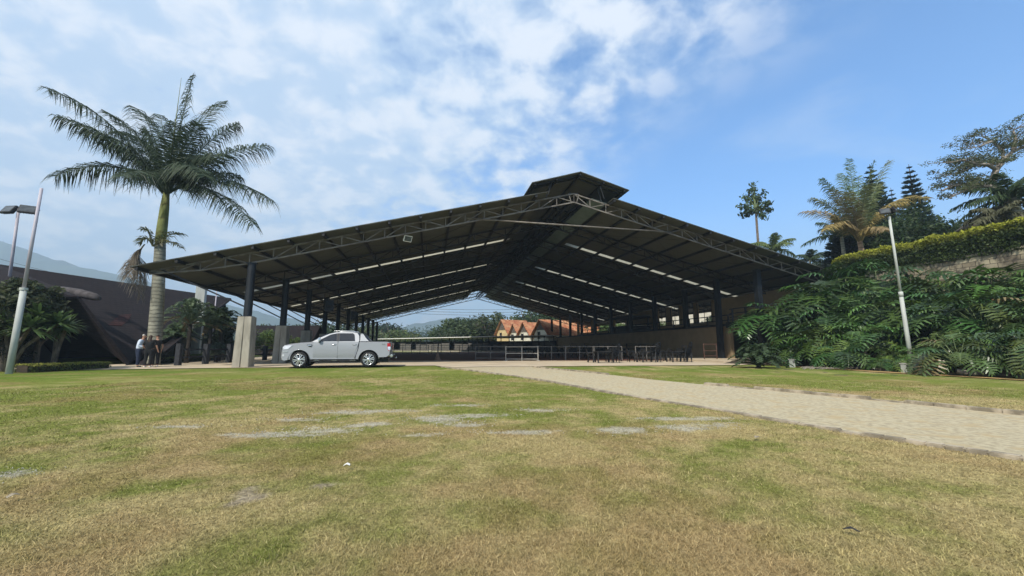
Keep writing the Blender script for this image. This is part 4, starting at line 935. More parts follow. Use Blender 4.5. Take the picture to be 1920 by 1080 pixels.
# ---------------------------------------------------------------- long shingled roof building on the left
RmP, RbP, RaP = Vector((-31.6, 25, 6.1)), at(433, 559, 42), Vector((-36, 2, 6.1))
P1_, V_, Pk_, P0_ = gr(246, 684), gr(274, 687), at(150, 556, 23.5), Vector((-20.6, 13.0, 0))
org = Vector((-30, 20, 0)); lr = empty('shingled_building', org, 0, 'long dark brown shingled building whose roof sweeps to the ground around a black mouth', 'building')
def roofpart(name, tris, m, th_=.16):
    b = MB(); 
    for tr in tris:
        a = [Vector(p) - org for p in tr]; n = (a[1] - a[0]).cross(a[2] - a[0]).normalized(); n = n if n.z > 0 else -n; b.prism(a, -n * th_)
    return b.put(name, m, lr)
roofpart('roof', [(Pk_, P1_, RmP), (P1_, V_, RbP), (P1_, RbP, RmP)], M['shingle'])
roofpart('roof', [(RaP, RmP, Pk_), (RaP, Pk_, P0_ + Vector((-8, -8, 1.2)))], M['shingle'])
bs1, bs2 = Vector((-44, 2, 0)), Vector((-41, 44, 0))
roofpart('roof', [(RaP, bs1, bs2), (RaP, bs2, RbP + Vector((-.01, 0, 0)))], M['shingle'])
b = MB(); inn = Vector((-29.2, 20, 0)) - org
b.poly([P0_ - org + Vector((-1, 0, 0)), P1_ - org + Vector((-3.6, -.5, 0)), RmP - org + Vector((.3, -.5, -1.2)), RaP - org + Vector((1, 0, -1.2))]); b.put('mouth_shade', M['black'], lr)  # black sheet set inside the mouth to paint its deep shade
b = MB(); e1 = RbP - org + Vector((-.3, -.4, -.35)); b.poly([V_ - org + Vector((-1.6, .4, 0)), Vector((-30, 41, 0)) - org, e1]); b.poly([Vector((-27.2, 41.5, 0)) - org, Vector((-40, 43, 0)) - org, e1]); b.put('mouth_shade', M['black'], lr)  # more black sheets, painting the shade under the far gable end
# worn reddish patch, laid shingles of another colour
def onplane(px, py, A, B_, C):
    n = (B_ - A).cross(C - A); d = ray(px, py); o = Vector((0, 0, CH)); tt = (A - o).dot(n) / d.dot(n); return o + d * tt
n_ = (RmP - P1_).cross(Pk_ - P1_).normalized(); n_ = n_ if n_.x > 0 else -n_
pt = [onplane(x, y, P1_, RbP, RmP) for x, y in ((202, 610), (224, 591), (247, 589), (240, 602), (228, 611))]
n2_ = (RbP - P1_).cross(RmP - P1_).normalized(); n2_ = n2_ if n2_.z > 0 else -n2_
b = MB(); b.prism([p - org + n2_ * .006 for p in pt], n2_ * .02); b.put('worn_patch', M['redshingle'], lr)
b = MB(); RL = [at(x, y, Y) for x, y, Y in ((60, 541, 25.5), (88, 543, 25.2), (120, 546, 24.8), (150, 550, 24.4), (176, 556, 24.2), (187, 560, 24.2))]
b.tube([p - org for p in RL], [.24, .27, .27, .26, .22, .12], 12); b.put('ridge_roll', mat('pale_ridge_felt', (.085, .075, .075), (.045, .04, .04), 3, .95), lr, True)
# lower roofs seen between the piers
def gable_house(loc, rz, L_, W_, hw, hr, wallm, roofm, label, name='house', over=.5, windows=(), group=None, dark_gable=True):
    """ridge along local x, the gable end looks along -x"""
    t = empty(name, loc, rz, label, 'house', group); w2 = W_ / 2
    b = MB(); b.box(0, L_, -w2, w2, -1.2, hw); b.prism([(0.002, -w2, hw), (0.002, w2, hw), (0.002, 0, hr - .05)], (L_ - .004, 0, 0)); b.put('wall', wallm, t)
    sl = (hr - hw) / w2; ov = .45
    for s in (-1, 1):
        rf = MB().add([(-over, 0, hr), (L_ + over, 0, hr), (L_ + over, s * (w2 + ov), hw - ov * sl), (-over, s * (w2 + ov), hw - ov * sl), (-over, 0, hr + .14), (L_ + over, 0, hr + .14), (L_ + over, s * (w2 + ov), hw - ov * sl + .14), (-over, s * (w2 + ov), hw - ov * sl + .14)],
                    [(0, 3, 2, 1), (4, 5, 6, 7), (0, 1, 5, 4), (1, 2, 6, 5), (2, 3, 7, 6), (3, 0, 4, 7)]).put('roof', roofm, t)
    if dark_gable:
        MB().prism([(-.06, -w2 * .72, hw + (hr - hw) * .26), (-.06, w2 * .72, hw + (hr - hw) * .26), (-.06, 0, hr - .15)], (-.04, 0, 0)).put('gable_boards', M['bark'], t)
        MB().box(-.14, -.11, -.35, .35, hw + (hr - hw) * .45, hw + (hr - hw) * .72).put('attic_shutter', M['greywood'], t)
    for (y, z, ww, wh) in windows:
        f = MB().box(-.05, 0.0, y - ww / 2, y + ww / 2, z, z + wh).put('window', M['darkglass'], t)
        MB().box(-.09, -.052, y - ww / 2 - .08, y - ww / 2 + .02, z - .05, z + wh + .05).box(-.09, -.052, y + ww / 2 - .02, y + ww / 2 + .08, z - .05, z + wh + .05).box(-.08, -.053, y - ww / 2, y + ww / 2, z + wh / 2 - .04, z + wh / 2 + .04).put('frame', M['bark'], f)
    return t
p = at(470, 611, 52); gable_house((at(462, 650, 52).x, 54, -.6), 0.05, 7.5, 7.5, .9, p.z + .6, M['blackwood'], M['shingle'], 'low brown shingled building seen between the first two concrete piers', dark_gable=False)
p = at(520, 614, 58); gable_house((at(552, 650, 58).x, 58, -.6), 2.9, 6, 6, .8, p.z + .6, M['blackwood'], M['terracotta'], 'small orange tiled building seen right of the second concrete pier')

# ---------------------------------------------------------------- planted bank, stone wall, hedge and upper garden on the right
def zbank(s, g):
    s = np.asarray(s, float); g = np.asarray(g, float)
    foot = 33.9 - 1.6 * S((g + 3.2) / 2.4)
    return 3.7 * S((s - foot) / (45.6 - foot)) ** .9 * (1 - .35 * S((g + .5) / 2)) - .03
sg = np.linspace(29, 45.4, 50); ggr = np.linspace(-26, .9, 70); V = []
for g in ggr:
    for s in sg:
        p = H(s, g); V.append((p.x, p.y, float(zbank(s, g)) + .10 * (float(vnoise(np.array([s * 2.]), np.array([g * 2.]), 4)[0]) - .5)))
b = MB(); n = len(sg); b.add(V, [(j * n + i, j * n + i + 1, (j + 1) * n + i + 1, (j + 1) * n + i) for j in range(len(ggr) - 1) for i in range(n - 1)])
tag(b.put('bank', M['soil'], smooth_=True), kind='structure')
def onS(px, py, s):
    d = ray(px, py); c = HL.dot(TT) + s; tt = c / d.dot(TT); P = Vector((0, 0, CH)) + d * tt; return P.dot(AA) - HL.dot(AA), P.z
ZW = 6.25
sw = empty('stone_wall', H(45.4, 0, 0), HROT + math.pi / 2, 'weathered stone block retaining wall between the leafy bank and the tall hedge', 'wall')
MB().box(-27, 3.0, -.45, 0, 2.5, ZW).put('wall_face', M['blockwall'], sw, bevel=.01)
rr = random.Random(2); x = -26.9
i = 0
while x < 2.6:
    l = rr.uniform(.7, 1.5); z0 = ZW + .004
    MB().box(x, x + l - .03, -.5, .05, z0, z0 + rr.uniform(.07, .16)).put('coping_stone', M['blockwall'] if rr.random() < .6 else M['kerb'], sw, bevel=.015); x += l; i += 1
    if i > 40: break
b = MB(); b.beam(H(45.37, -3.4, ZW + .05), H(45.37, -1.6, ZW + .0), .03, .03); wpipe = b.put('water_pipe', M['white']); tag(wpipe, 'thin white pipe lying along the top of the stone wall', 'pipe')
b = MB(); b.poly([tuple(H(45.8, -30, ZW - .05)), tuple(H(120, -30, ZW + 1)), tuple(H(120, 90, ZW + 1)), tuple(H(53.2, 90, ZW - .05)), tuple(H(53.2, 8.2, ZW - .05)), tuple(H(47, 8.2, ZW - .05)), tuple(H(47, 3, ZW - .05)), tuple(H(45.8, 3, ZW - .05))])
tag(b.put('upper_ground', mat('upper_lawn', (.09, .13, .04), (.06, .09, .03), 1, .98, world=True)), kind='structure')
b = MB(); b.box(46.6, 47.0, 3.0, 7.99, -.1, ZW - .06); o = b.put('earth_face', M['soil']); o.location = HL; o.rotation_euler.z = HROT; tag(o, kind='structure')
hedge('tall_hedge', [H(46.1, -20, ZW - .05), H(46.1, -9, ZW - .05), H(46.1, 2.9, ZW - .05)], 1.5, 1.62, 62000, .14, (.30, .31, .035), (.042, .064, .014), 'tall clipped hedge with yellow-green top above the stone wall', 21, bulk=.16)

# split-leaf plants: a few models, copied
def split_leaf(rng, L_, col):
    Q = []; C = []; NP = 8; mid = lambda t: np.array([L_ * t * (1 - .12 * t), 0, .10 * L_ * math.sin(t * 2.4) - .30 * L_ * t * t])
    veinc = np.array(col) * 1.5 + .01
    for i in range(NP):
        t = .02 + .9 * i / (NP - 1); p = mid(t); w0 = .042 * L_; ll = L_ * (.50 * math.sin(math.pi * (.26 + .70 * t)) ** .8 + .07) * rng.uniform(.88, 1.1); fw = -.30 + 1.25 * t
        for s in (-1, 1):
            d = np.array([fw, s, .12 + rng.uniform(-.08, .08)]); d /= np.linalg.norm(d); w = np.array([d[1] * s, -d[0] * s, 0]) * s; w = w / (np.linalg.norm(w) + 1e-6)
            q1 = p + d * ll * .55 + np.array([0, 0, -.02 * L_]); q2 = p + d * ll + np.array([.03 * L_, 0, -.16 * L_ * rng.uniform(.6, 1.4)]); a = rng.uniform(.8, 1.2)
            Q += [[p - w * w0 * .9, p + w * w0 * .9, q1 + w * w0 * 1.05, q1 - w * w0 * 1.05], [q1 - w * w0 * 1.05, q1 + w * w0 * 1.05, q2 + w * w0 * .35, q2 - w * w0 * .35]]; C += [np.array(col) * a, np.array(col) * a * 1.08]
    for i in range(6):
        a, c = mid(i / 6), mid((i + 1) / 6); w0, w1 = .085 * L_ * (1.1 - i / 6), .085 * L_ * (1.1 - (i + 1) / 6); y = np.array([0, 1, 0]); e = np.array([0, 0, .004])
        Q.append([a - y * w0, a + y * w0, c + y * w1, c - y * w1]); C.append(np.array(col) * 1.1)
        Q.append([a - y * .012 + e, a + y * .012 + e, c + y * .010 + e, c - y * .010 + e]); C.append(veinc)
    e = mid(1.0); Q.append([mid(.93) + np.array([0, -.04 * L_, 0]), mid(.93) + np.array([0, .04 * L_, 0]), e + np.array([.1 * L_, .004, -.08 * L_]), e + np.array([.1 * L_, -.004, -.08 * L_])]); C.append(np.array(col))
    return np.array(Q), np.array(C)
def philo(seed, col, nleaf=22, R0=1.15, LL=.95):
    rng = np.random.default_rng(seed); t = empty('philodendron', (0, 0, 0)); Qs = []; Cs = []; b = MB()
    MB().tube([(0, 0, -.3), (.05, 0, .2), (0, .03, .5)], [.09, .07, .06], 8).put('trunk', M['bark'], t, True)
    for i in range(nleaf):
        a = i * 2.39996 + rng.uniform(-.3, .3); e = .15 + 1.2 * ((i + .5) / nleaf) + rng.uniform(-.12, .12); r_ = R0 * rng.uniform(.75, 1.15)
        base = np.array([0, 0, .45]); end = base + np.array([math.cos(a) * math.cos(e) * r_, math.sin(a) * math.cos(e) * r_, math.sin(e) * r_ * .95 + .05])
        m = (base + end) / 2 + np.array([0, 0, .12 * r_]); b.tube([base, m, end], [.022, .016, .012], 5, False)
        Q, c = split_leaf(rng, LL * rng.uniform(.6, 1.25), (np.array(col) * rng.uniform(.5, 1.5) * np.array([rng.uniform(.8, 1.35), 1, rng.uniform(.7, 1.1)])) if rng.random() > .02 else np.array([.16, .12, .05]))
        pt_ = -.25 - .55 * (1 - e / 1.4) + rng.uniform(-.25, .25) + .4 * (e > 1); yaw = a + rng.uniform(-.45, .45); roll = rng.uniform(-.35, .35)
        Rm = np.array(Matrix.Rotation(yaw, 3, 'Z') @ Matrix.Rotation(-pt_, 3, 'Y') @ Matrix.Rotation(roll, 3, 'X'))
        Qs.append(Q @ Rm.T + end); Cs.append(c)
    b.put('leaf_stalks', M['stalk'], t, True)
    put('foliage', npmesh('foliage', np.concatenate(Qs), 4, np.clip(np.concatenate(Cs), .004, .9)), M['waxleaf'], t); return t
M['stalk'] = mat('leaf_stalk', (.13, .17, .07), (.09, .12, .05), 4, .6)
protos = [philo(1, (.042, .092, .026), 26, 1.2, 1.02), philo(2, (.032, .072, .026), 26, 1.1, .9), philo(3, (.060, .112, .026), 26, 1.35, 1.05), philo(4, (.050, .082, .022), 30, 1.15, .8)]
used = [False] * 4; rr = random.Random(6)
rows = ['foot', 'second', 'third', 'fourth', 'fifth', 'sixth', 'top']
lg = toH(at(1705, 640, 17.6))[1]
spots = []
for ri in range(6):
    g = -14.5 + (ri % 2) * .8
    while g < .4:
        s = 34.5 + ri * 1.55 - 3.2 * float(S((g + 3.2) / 2.4)) * (1 - ri / 8); q_ = (ri, s + rr.uniform(-.35, .35), g + rr.uniform(-.35, .35)); w_p = H(q_[1], q_[2]); g += 1.55
        if (w_p.x - .12 * ri) / w_p.y > .565 + .012 * ri: spots.append(q_)
NTH = ['first', 'second', 'third', 'fourth', 'fifth', 'sixth', 'seventh', 'eighth', 'ninth', 'tenth', 'eleventh', 'twelfth']
cnt = {}
right = sorted([q for q in spots if q[2] < lg], key=lambda q: (q[0], -q[2])); left_ = sorted([q for q in spots if q[2] >= lg], key=lambda q: (q[0], q[2]))
for side, lst in (('right', right), ('left', left_)):
    for (ri, s, g) in lst:
        k = cnt.get((side, ri), 0); cnt[(side, ri)] = k + 1
        v = rr.choice([0, 1, 2] if side == 'left' else ([0, 2, 3] if ri < 3 else [3, 3, 1, 2]))
        o = protos[v] if not used[v] else copy_tree(protos[v]); used[v] = True
        o.location = H(s, g, float(zbank(s, g)) - .05); o.rotation_euler = (rr.uniform(-.12, .12), rr.uniform(-.28, -.02), rr.uniform(0, 6.283)); q = rr.uniform(.75, 1.2) * (1.0 if ri else .85) * (1 + .55 * float(S((g + 6) / 3.5)) * (ri > 1)) * (.55 if (abs(g - lg - .3) < 1.7 and ri < 2) else 1); o.scale = (q, q, q * rr.uniform(.9, 1.1))
        row = 'foot row' if ri == 0 else ('top row below the stone wall' if ri == 6 else f'{rows[ri]} row up')
        tag(o, f'philodendron, {NTH[k]} {side} of the lamp post, {row}', 'philodendron', 'split-leaf plants covering the bank')
rosette(gr(1422, 690), .12, 1.5, 30, 'spiky dark cycad at the left end of the leafy bank', (.05, .08, .035), 41, name='cycad', ll=.35)
rosette(gr(1790, 700), .35, 2.0, 22, 'wide low cycad with bare arching stalks above the cut log', (.09, .13, .035), 42, ll=.3, nl=20)

# cut log, fallen branches, bollard lights, lamp post
lgp = gr(1828, 706); t = empty('cut_log', (lgp.x, lgp.y, .12), -.35, 'short cut log with orange end lying below the wide cycad', 'log')
MB().tube([(-.42, .12, .05), (-.15, .02, 0), (.28, 0, .0)], [.085, .10, .105], 14).put('bark', M['palebark'], t, True); MB().tube([(.281, 0, 0), (.287, 0, 0)], [.09, .09], 14).put('cut_face', M['cut'], t, 'auto')
rr = random.Random(12)
b = MB()
for i in range(46):
    p = gr(rr.uniform(1500, 1640), rr.uniform(690, 695)); a = rr.uniform(-.6, .6); l = rr.uniform(.2, .7); b.tube([(p.x, p.y, .05), (p.x + math.cos(a) * l * .5, p.y + math.sin(a) * l * .5, rr.uniform(.08, .16)), (p.x + math.cos(a) * l, p.y + math.sin(a) * l, rr.uniform(.04, .12))], [.014, .012, .006], 5, False)
tag(b.put('dry_branches', M['palebark']), 'heap of dry pruned branches and twigs at the foot of the bank', 'branches', kind='stuff')
for (px, py, hh, lab) in ((1486, 689, .40, 'small grey box light at the far end of the orange soil strip'), (1698, 700, .38, 'small grey box light standing near the base of the lamp post')):
    p = gr(px, py); t = empty('bollard_light', p, .3, lab, 'garden light', 'grey box lights at the foot of the bank')
    MB().box(-.10, .10, -.09, .09, 0, hh).put('housing', M['polepaint'], t, bevel=.01)
    for z in (.55, .75): MB().box(-.08, .08, -.096, -.0905, hh * z, hh * (z + .12)).put('louvre', M['lampglass'], t)
    MB().box(-.12, .12, -.11, .11, hh, hh + .03).put('cap', M['tie'], t)
lp = at(1705, 650, 17.6); tz = at(1666, 398, 17.6); t = empty('lamp_pole', (lp.x, 17.6, 0.0), 0, 'tall pale green lamp post rising out of the leafy bank', 'lamp post')
dx = tz.x - lp.x
MB().tube([(0, 0, 0), (dx * .5, 0, (tz.z) * .47)], [.085, .072], 14).put('lower_tube', M['polepaint'], t, True); MB().tube([(dx * .48, 0, tz.z * .46), (dx * .5, 0, tz.z * .49)], [.088, .08], 14).put('collar', M['polepaint'], t, True)
MB().tube([(dx * .5, 0, tz.z * .47), (dx, 0, tz.z - .2)], [.052, .046], 12).put('upper_tube', M['polepaint'], t, True)
q = at(1659, 396, 17.5); floodlight('floodlight', q, -.45, -.35, .62, 'square black floodlight facing left on top of the right lamp post'); q = at(1674, 394, 17.8); floodlight('floodlight', q, 1.2, -.35, .62, 'black floodlight facing right on top of the right lamp post')

# trees of the upper garden
UZ = 6.2
def U(px, Y):
    p = at(px, 500, Y); return Vector((p.x, Y, UZ))
# yellowing coconut palm
KY = 31.5 / 27
cb = U(1622, 31.5); cc0 = at(1612, 452, 31.5)
def tipc(px, py, Y): p = at(px, py, Y * KY); return (p.x - cc0.x, p.y - cc0.y, p.z - cc0.z)
GR, BR, YE, MX = (.10, .145, .05), (.24, .18, .10), (.34, .26, .09), (.17, .18, .075)
ct = [(*tipc(1502, 398, 26), .62, YE, BR), (*tipc(1520, 372, 27.5), .6, GR, MX), (*tipc(1540, 335, 27), .35, GR, GR), (*tipc(1592, 298, 27), .12, GR, GR), (*tipc(1638, 303, 26.5), .15, MX, GR), (*tipc(1668, 300, 27.5), .2, GR, MX),
      (*tipc(1560, 355, 25), .5, BR, MX), (*tipc(1590, 360, 24.6), .45, BR, MX), (*tipc(1742, 372, 27), .75, YE, YE), (*tipc(1700, 380, 25), .8, YE, YE), (*tipc(1660, 430, 24.8), .9, YE, BR), (*tipc(1548, 430, 25.6), .9, BR, YE), (*tipc(1610, 330, 29.5), .2, GR, GR), (*tipc(1575, 325, 28.5), .25, GR, GR), (*tipc(1650, 345, 29.5), .3, GR, MX), (*tipc(1625, 350, 25), .3, MX, MX)]
palm(cb, cc0.z - UZ, .2, ct, 'coconut palm with yellow and brown fronds above the tall hedge', nl=74, ll=1.1, lw=.062, droop=.75, seed=9, trunkmat='cocotrunk', lean=(cc0.x - cb.x, 0), vee=.1, name='coconut_palm')
def gpalm(px, pyc, Y, R_, n, label, col, seed, tr=.16, ll=.7, nl=34, el=(.1, 1.3), name='palm_tree', droop=1.0, base=UZ):
    c = at(px, pyc, Y); rr = random.Random(seed); tips = []
    for i in range(n):
        a = i * 2.4 + rr.uniform(-.3, .3); e = el[0] + (el[1] - el[0]) * i / n; tips.append((math.cos(a) * math.cos(e) * R_, math.sin(a) * math.cos(e) * R_, R_ * (math.sin(e) - .35), .6))
    return palm(Vector((c.x, Y, base)), c.z - base, tr, tips, label, col, None, nl + 8, ll, .075, droop, seed=seed, vee=.1, name=name)
gpalm(1578, 442, 35.5, 3.0, 13, 'dark drooping palm left of the yellowing coconut palm', (.045, .075, .03), 5, ll=.75)
gpalm(1448, 468, 36, 2.4, 9, 'small light green palm peeking over the right roof slope', (.11, .15, .05), 6, .12)
gpalm(1518, 487, 42, 1.8, 9, 'tiny dark palm between the roof edge and the tall hedge', (.04, .065, .03), 7, .1)
gpalm(1900, 372, 24.5, 2.8, 15, 'large dark green date palm at the right edge above the hedge', (.045, .075, .03), 8, .3, .7, 44, (-.2, 1.3))
gpalm(1870, 408, 23.5, 1.6, 12, 'brownish low palm below the rain tree at the right edge', (.09, .09, .045), 14, .2, .6, 30, (-.4, 1.2))
# fishtail palm
fb = U(1425, 40); fc = at(1417, 392, 40); t = empty('fishtail_palm', fb, 0, 'slender fishtail palm with ragged crown standing alone above the right roof slope', 'palm tree')
MB().tube([(0, 0, -6), (0, 0, (fc.z - UZ) * .5), (fc.x - fb.x, 0, fc.z - UZ)], [.14, .12, .10], 10).put('trunk', M['bark'], t, True)
rng = np.random.default_rng(4); cen = []; 
b = MB(); o0 = Vector((fc.x - fb.x, 0, fc.z - UZ))
for (px, py) in ((1412, 345), (1430, 360), (1396, 368), (1443, 378), (1388, 385), (1444, 392), (1392, 402), (1432, 405), (1417, 375), (1405, 395), (1408, 356), (1424, 388)):
    q = at(px, py, 40 + rng.uniform(-1.3, 1.3)); v = Vector((q.x - fb.x, q.y - 40, q.z - UZ)); b.tube([o0, (o0 + v) / 2 + Vector((0, 0, .35)), v], [.05, .035, .02], 5, False)
    for k in range(3): w_ = o0 + (v - o0) * (.55 + .22 * k); cen.append([w_.x, w_.y, w_.z - .1])
b.put('leaf_stalks', M['stalk'], t, True)
Q, c = leafquads(cen, rng.uniform(.30, .52, len(cen)), 24, .38, (.055, .085, .04), .3, .9, rng, .5, .8); put('crown', npmesh('crown', Q, 4, c), M['leaf'], t)
for (px, pyt, Y, w_, lab, sd, cl) in ((1655, 308, 40, 5.6, 'norfolk pine directly behind the coconut palm', 1, (.030, .055, .038)), (1731, 308, 42, 5.2, 'tall norfolk pine left of the rain tree', 2, (.030, .052, .038)), (1690, 352, 52, 4.0, 'smaller norfolk pine between the two tall ones', 3, (.035, .06, .045)),
                                  (1596, 400, 37, 5.5, 'broad dark pine behind the trunk of the coconut palm', 4, (.020, .034, .026)), (1838, 395, 48, 4.6, 'distant conifer left of the right edge palms', 5, (.035, .055, .035)), (1640, 415, 37, 4.9, 'low dark pine beside the coconut palm trunk', 6, (.02, .034, .026))):
    bp = U(px, Y); pine(bp, at(px, pyt, Y).z - UZ, w_, sd, cl, lab, None, 26, .05)
for (px, pyt, Y, w_, lab, sd, cl) in ((1712, 382, 35, 8, 'dense dark green tree right of the lamp post top', 1, (.040, .065, .022)), (1668, 415, 35, 5.0, 'small bushy green tree behind the lamp post', 2, (.045, .075, .025)), (1762, 405, 34, 6, 'dark green bushy tree below the tall norfolk pine', 3, (.03, .05, .02)),
                                  (1812, 425, 34, 4.2, 'mid green tree behind the hedge near the white cloud', 4, (.06, .10, .035)), (1540, 488, 46, 6, 'low distant tree between roof edge and hedge', 5, (.05, .075, .04)), (1745, 395, 44, 5.5, 'green tree crown under the tall norfolk pine', 6, (.04, .065, .025))):
    broad_tree(U(px, Y), at(px, pyt, Y).z - UZ, w_, 50 + sd, cl, lab, per=190, leaf=.32, trunk=.12, dens=1.3)
# rain tree: bare forked limbs with flat leafy layers
RT = 26.0; rt0 = at(1896, 400, RT); t = empty('rain_tree', (rt0.x, RT, UZ), 0, 'large rain tree with bare forked limbs and a thin spreading crown at the right edge', 'tree')
def rl(px, py, Y=RT): p = at(px, py, Y); return Vector((p.x - rt0.x, Y - RT, p.z - UZ))
b = MB(); b.tube([rl(1925, 440) - Vector((0, 0, .6)), rl(1905, 405), rl(1880, 370), rl(1862, 350), rl(1860, 340)], [.34, .30, .26, .24, .22], 10, False)
limbs = [([(1862, 350), (1835, 348), (1810, 345), (1785, 350), (1765, 358)], .17, 26), ([(1860, 340), (1868, 318), (1882, 300), (1898, 285), (1920, 275), (1950, 262)], .19, 26), ([(1868, 318), (1850, 308), (1830, 308), (1805, 300), (1780, 305)], .12, 25), ([(1882, 300), (1878, 280), (1860, 265), (1840, 255)], .10, 27), ([(1898, 285), (1905, 262), (1900, 245), (1915, 235)], .10, 26.5),
         ([(1835, 348), (1822, 358), (1800, 362), (1780, 372)], .07, 25.5), ([(1830, 308), (1815, 318), (1795, 325), (1772, 330)], .07, 27.5), ([(1860, 265), (1835, 275), (1812, 280)], .06, 26.5)]
rng = np.random.default_rng(3); cen = []
for pts, r0, Y in limbs:
    P = [rl(*pts[0])] + [rl(x, y, RT + (Y - RT) * min(1, (i + 1) / 2)) for i, (x, y) in enumerate(pts[1:])]; b.tube(P, [r0 * (1 - .75 * i / (len(P) - 1)) for i in range(len(P))], 8, False)
    for i in range(1, len(P)):
        for k in range(6):
            d = Vector((rng.uniform(-1, 1), rng.uniform(-1, 1), rng.uniform(-.1, .75))).normalized() * rng.uniform(.4, 1.15); q0 = P[i - 1].lerp(P[i], rng.random()); b.tube([q0, q0 + d * .6, q0 + d], [.03, .02, .01], 4, False); cen.append(list(q0 + d)); cen.append(list(q0 + d * .7 + Vector((rng.uniform(-.3, .3), rng.uniform(-.4, .4), .1))))
b.put('trunk', M['palebark'], t, True)
Q, c = leafquads(cen, rng.uniform(.28, .55, len(cen)), 42, .13, (.085, .10, .045), .3, .42, rng); put('crown', npmesh('crown', Q, 4, c), M['leaf'], t)
for i, (g, h_, c) in enumerate(((18, 2.0, (.07, .11, .03)), (24, 2.6, (.05, .08, .03)), (34, 2.4, (.10, .16, .04)), (41, 2.8, (.11, .17, .04)), (48, 3.0, (.10, .16, .04)))):
    broad_tree(H(49.5 + (i % 2), g, 2.7), h_, 3.2, 90 + i, c, ['first', 'second', 'third', 'fourth', 'fifth'][i] + ' green shrub from the right in the sunken yard behind the terrace openings', per=90, leaf=.2, trunk=.1, name='shrub', cat='shrub')
# thatched hut at the right edge
hp = at(1912, 420, 24); t = empty('thatched_hut', (hp.x + .6, 25.5, UZ), 0, 'small thatched roof hut just behind the palms at the right edge', 'hut')
hz = at(1900, 375, 24.5).z - UZ
b = MB(); n = 20
for (z0, r0, z1, r1) in ((hz - 1.5, 2.0, hz - .6, 1.0), (hz - .75, 1.15, hz, .05)):
    b.ring((0, 0, 0), (0, 0, 1), [(z0, r0), (z0 + .1, r0 + .02), (z1, r1), (z1, r1 - .04), (z0 + .02, r0 - .1)], n)
b.put('roof', mat('thatch', (.20, .16, .12), (.10, .08, .06), 14, .98, .8, stretch=(1, 1, .15)), t); 
for a in range(6): MB().tube([(1.5 * math.cos(a * 1.047), 1.5 * math.sin(a * 1.047), 0), (1.5 * math.cos(a * 1.047), 1.5 * math.sin(a * 1.047), hz - 1.25)], .07, 8).put('post', M['bark'], t, True)

# ---------------------------------------------------------------- stable row and village beyond the hall
def gzf(x, y): return float(gz(np.array([x]), np.array([y]))[0])
A0 = at(708, 636, 96); A1 = at(1036, 629, 79); zc0, zc1 = 0.2, .3
st = empty('stable_row', (A0.x, A0.y, 0), math.atan2(A1.y - A0.y, A1.x - A0.x), 'long low row of grey wooden stalls with a thin white roof beyond the hall', 'stable')
Ls = (A1 - A0).xy.length
b = MB(); z0, z1 = A0.z, A1.z
b.add([(-.5, -.9, z0 - .05), (Ls + .4, -.9, z1 - .05), (Ls + .4, 2.6, z1 - .3), (-.5, 2.6, z0 - .3), (-.5, -.9, z0 + .09), (Ls + .4, -.9, z1 + .09), (Ls + .4, 2.6, z1 - .16), (-.5, 2.6, z0 - .16)], [(0, 3, 2, 1), (4, 5, 6, 7), (0, 1, 5, 4), (1, 2, 6, 5), (2, 3, 7, 6), (3, 0, 4, 7)])
b.put('roof', M['white'], st)
MB().box(0, Ls, 2.2, 2.35, -.5, 2.2).put('back_wall', M['blackwood'], st); MB().box(0, Ls, -.6, .1, -.4, .34).put('kerb_wall', M['conc'], st)
rr = random.Random(5); x = 0.3
while x < Ls - 1.2:
    wd_ = rr.uniform(1.0, 2.0); kk = rr.random(); zt_ = .42 + rr.uniform(1.1, 1.55)
    if kk < .9: MB().box(x, x + wd_ - .15, .0, .08, .43, zt_).put('stall_panel', M['greywood'], st)
    MB().box(x + wd_ - .12, x + wd_, -.05, .1, .42, z0 + (z1 - z0) * (x / Ls) - .1).put('post', M['blackwood'], st); x += wd_
houses = [(943, 600, 640, 108, -.18, 5.6, M['yellowwall'], 'leftmost tiled house with yellow walls behind the stable roof'), (965, 608, 643, 100, -.18, 4.2, M['cream'], 'second small white house from the left with orange tiled gable'),
          (984, 605, 643, 93, -.18, 4.6, M['cream'], 'third white house from the left with orange tiled gable'), (1015, 600, 641, 84, -.18, 5.6, M['cream'], 'largest and rightmost white house with long orange tiled roof')]
for i, (px, pa, pb_, Y, dz_, W_, wm, lab) in enumerate(houses):
    a = at(px, pa, Y); g0 = at(px, pb_, Y).z; L_ = (7, 5, 6, 14)[i]
    gable_house((a.x, Y, g0), .62 if i < 3 else .50, L_, W_, (a.z - g0) * .38, a.z - g0, wm, M['terracotta'], lab, over=.7, windows=((.9, (a.z - g0) * .15, .8, 1.4),), group='tiled village houses beyond the hall')
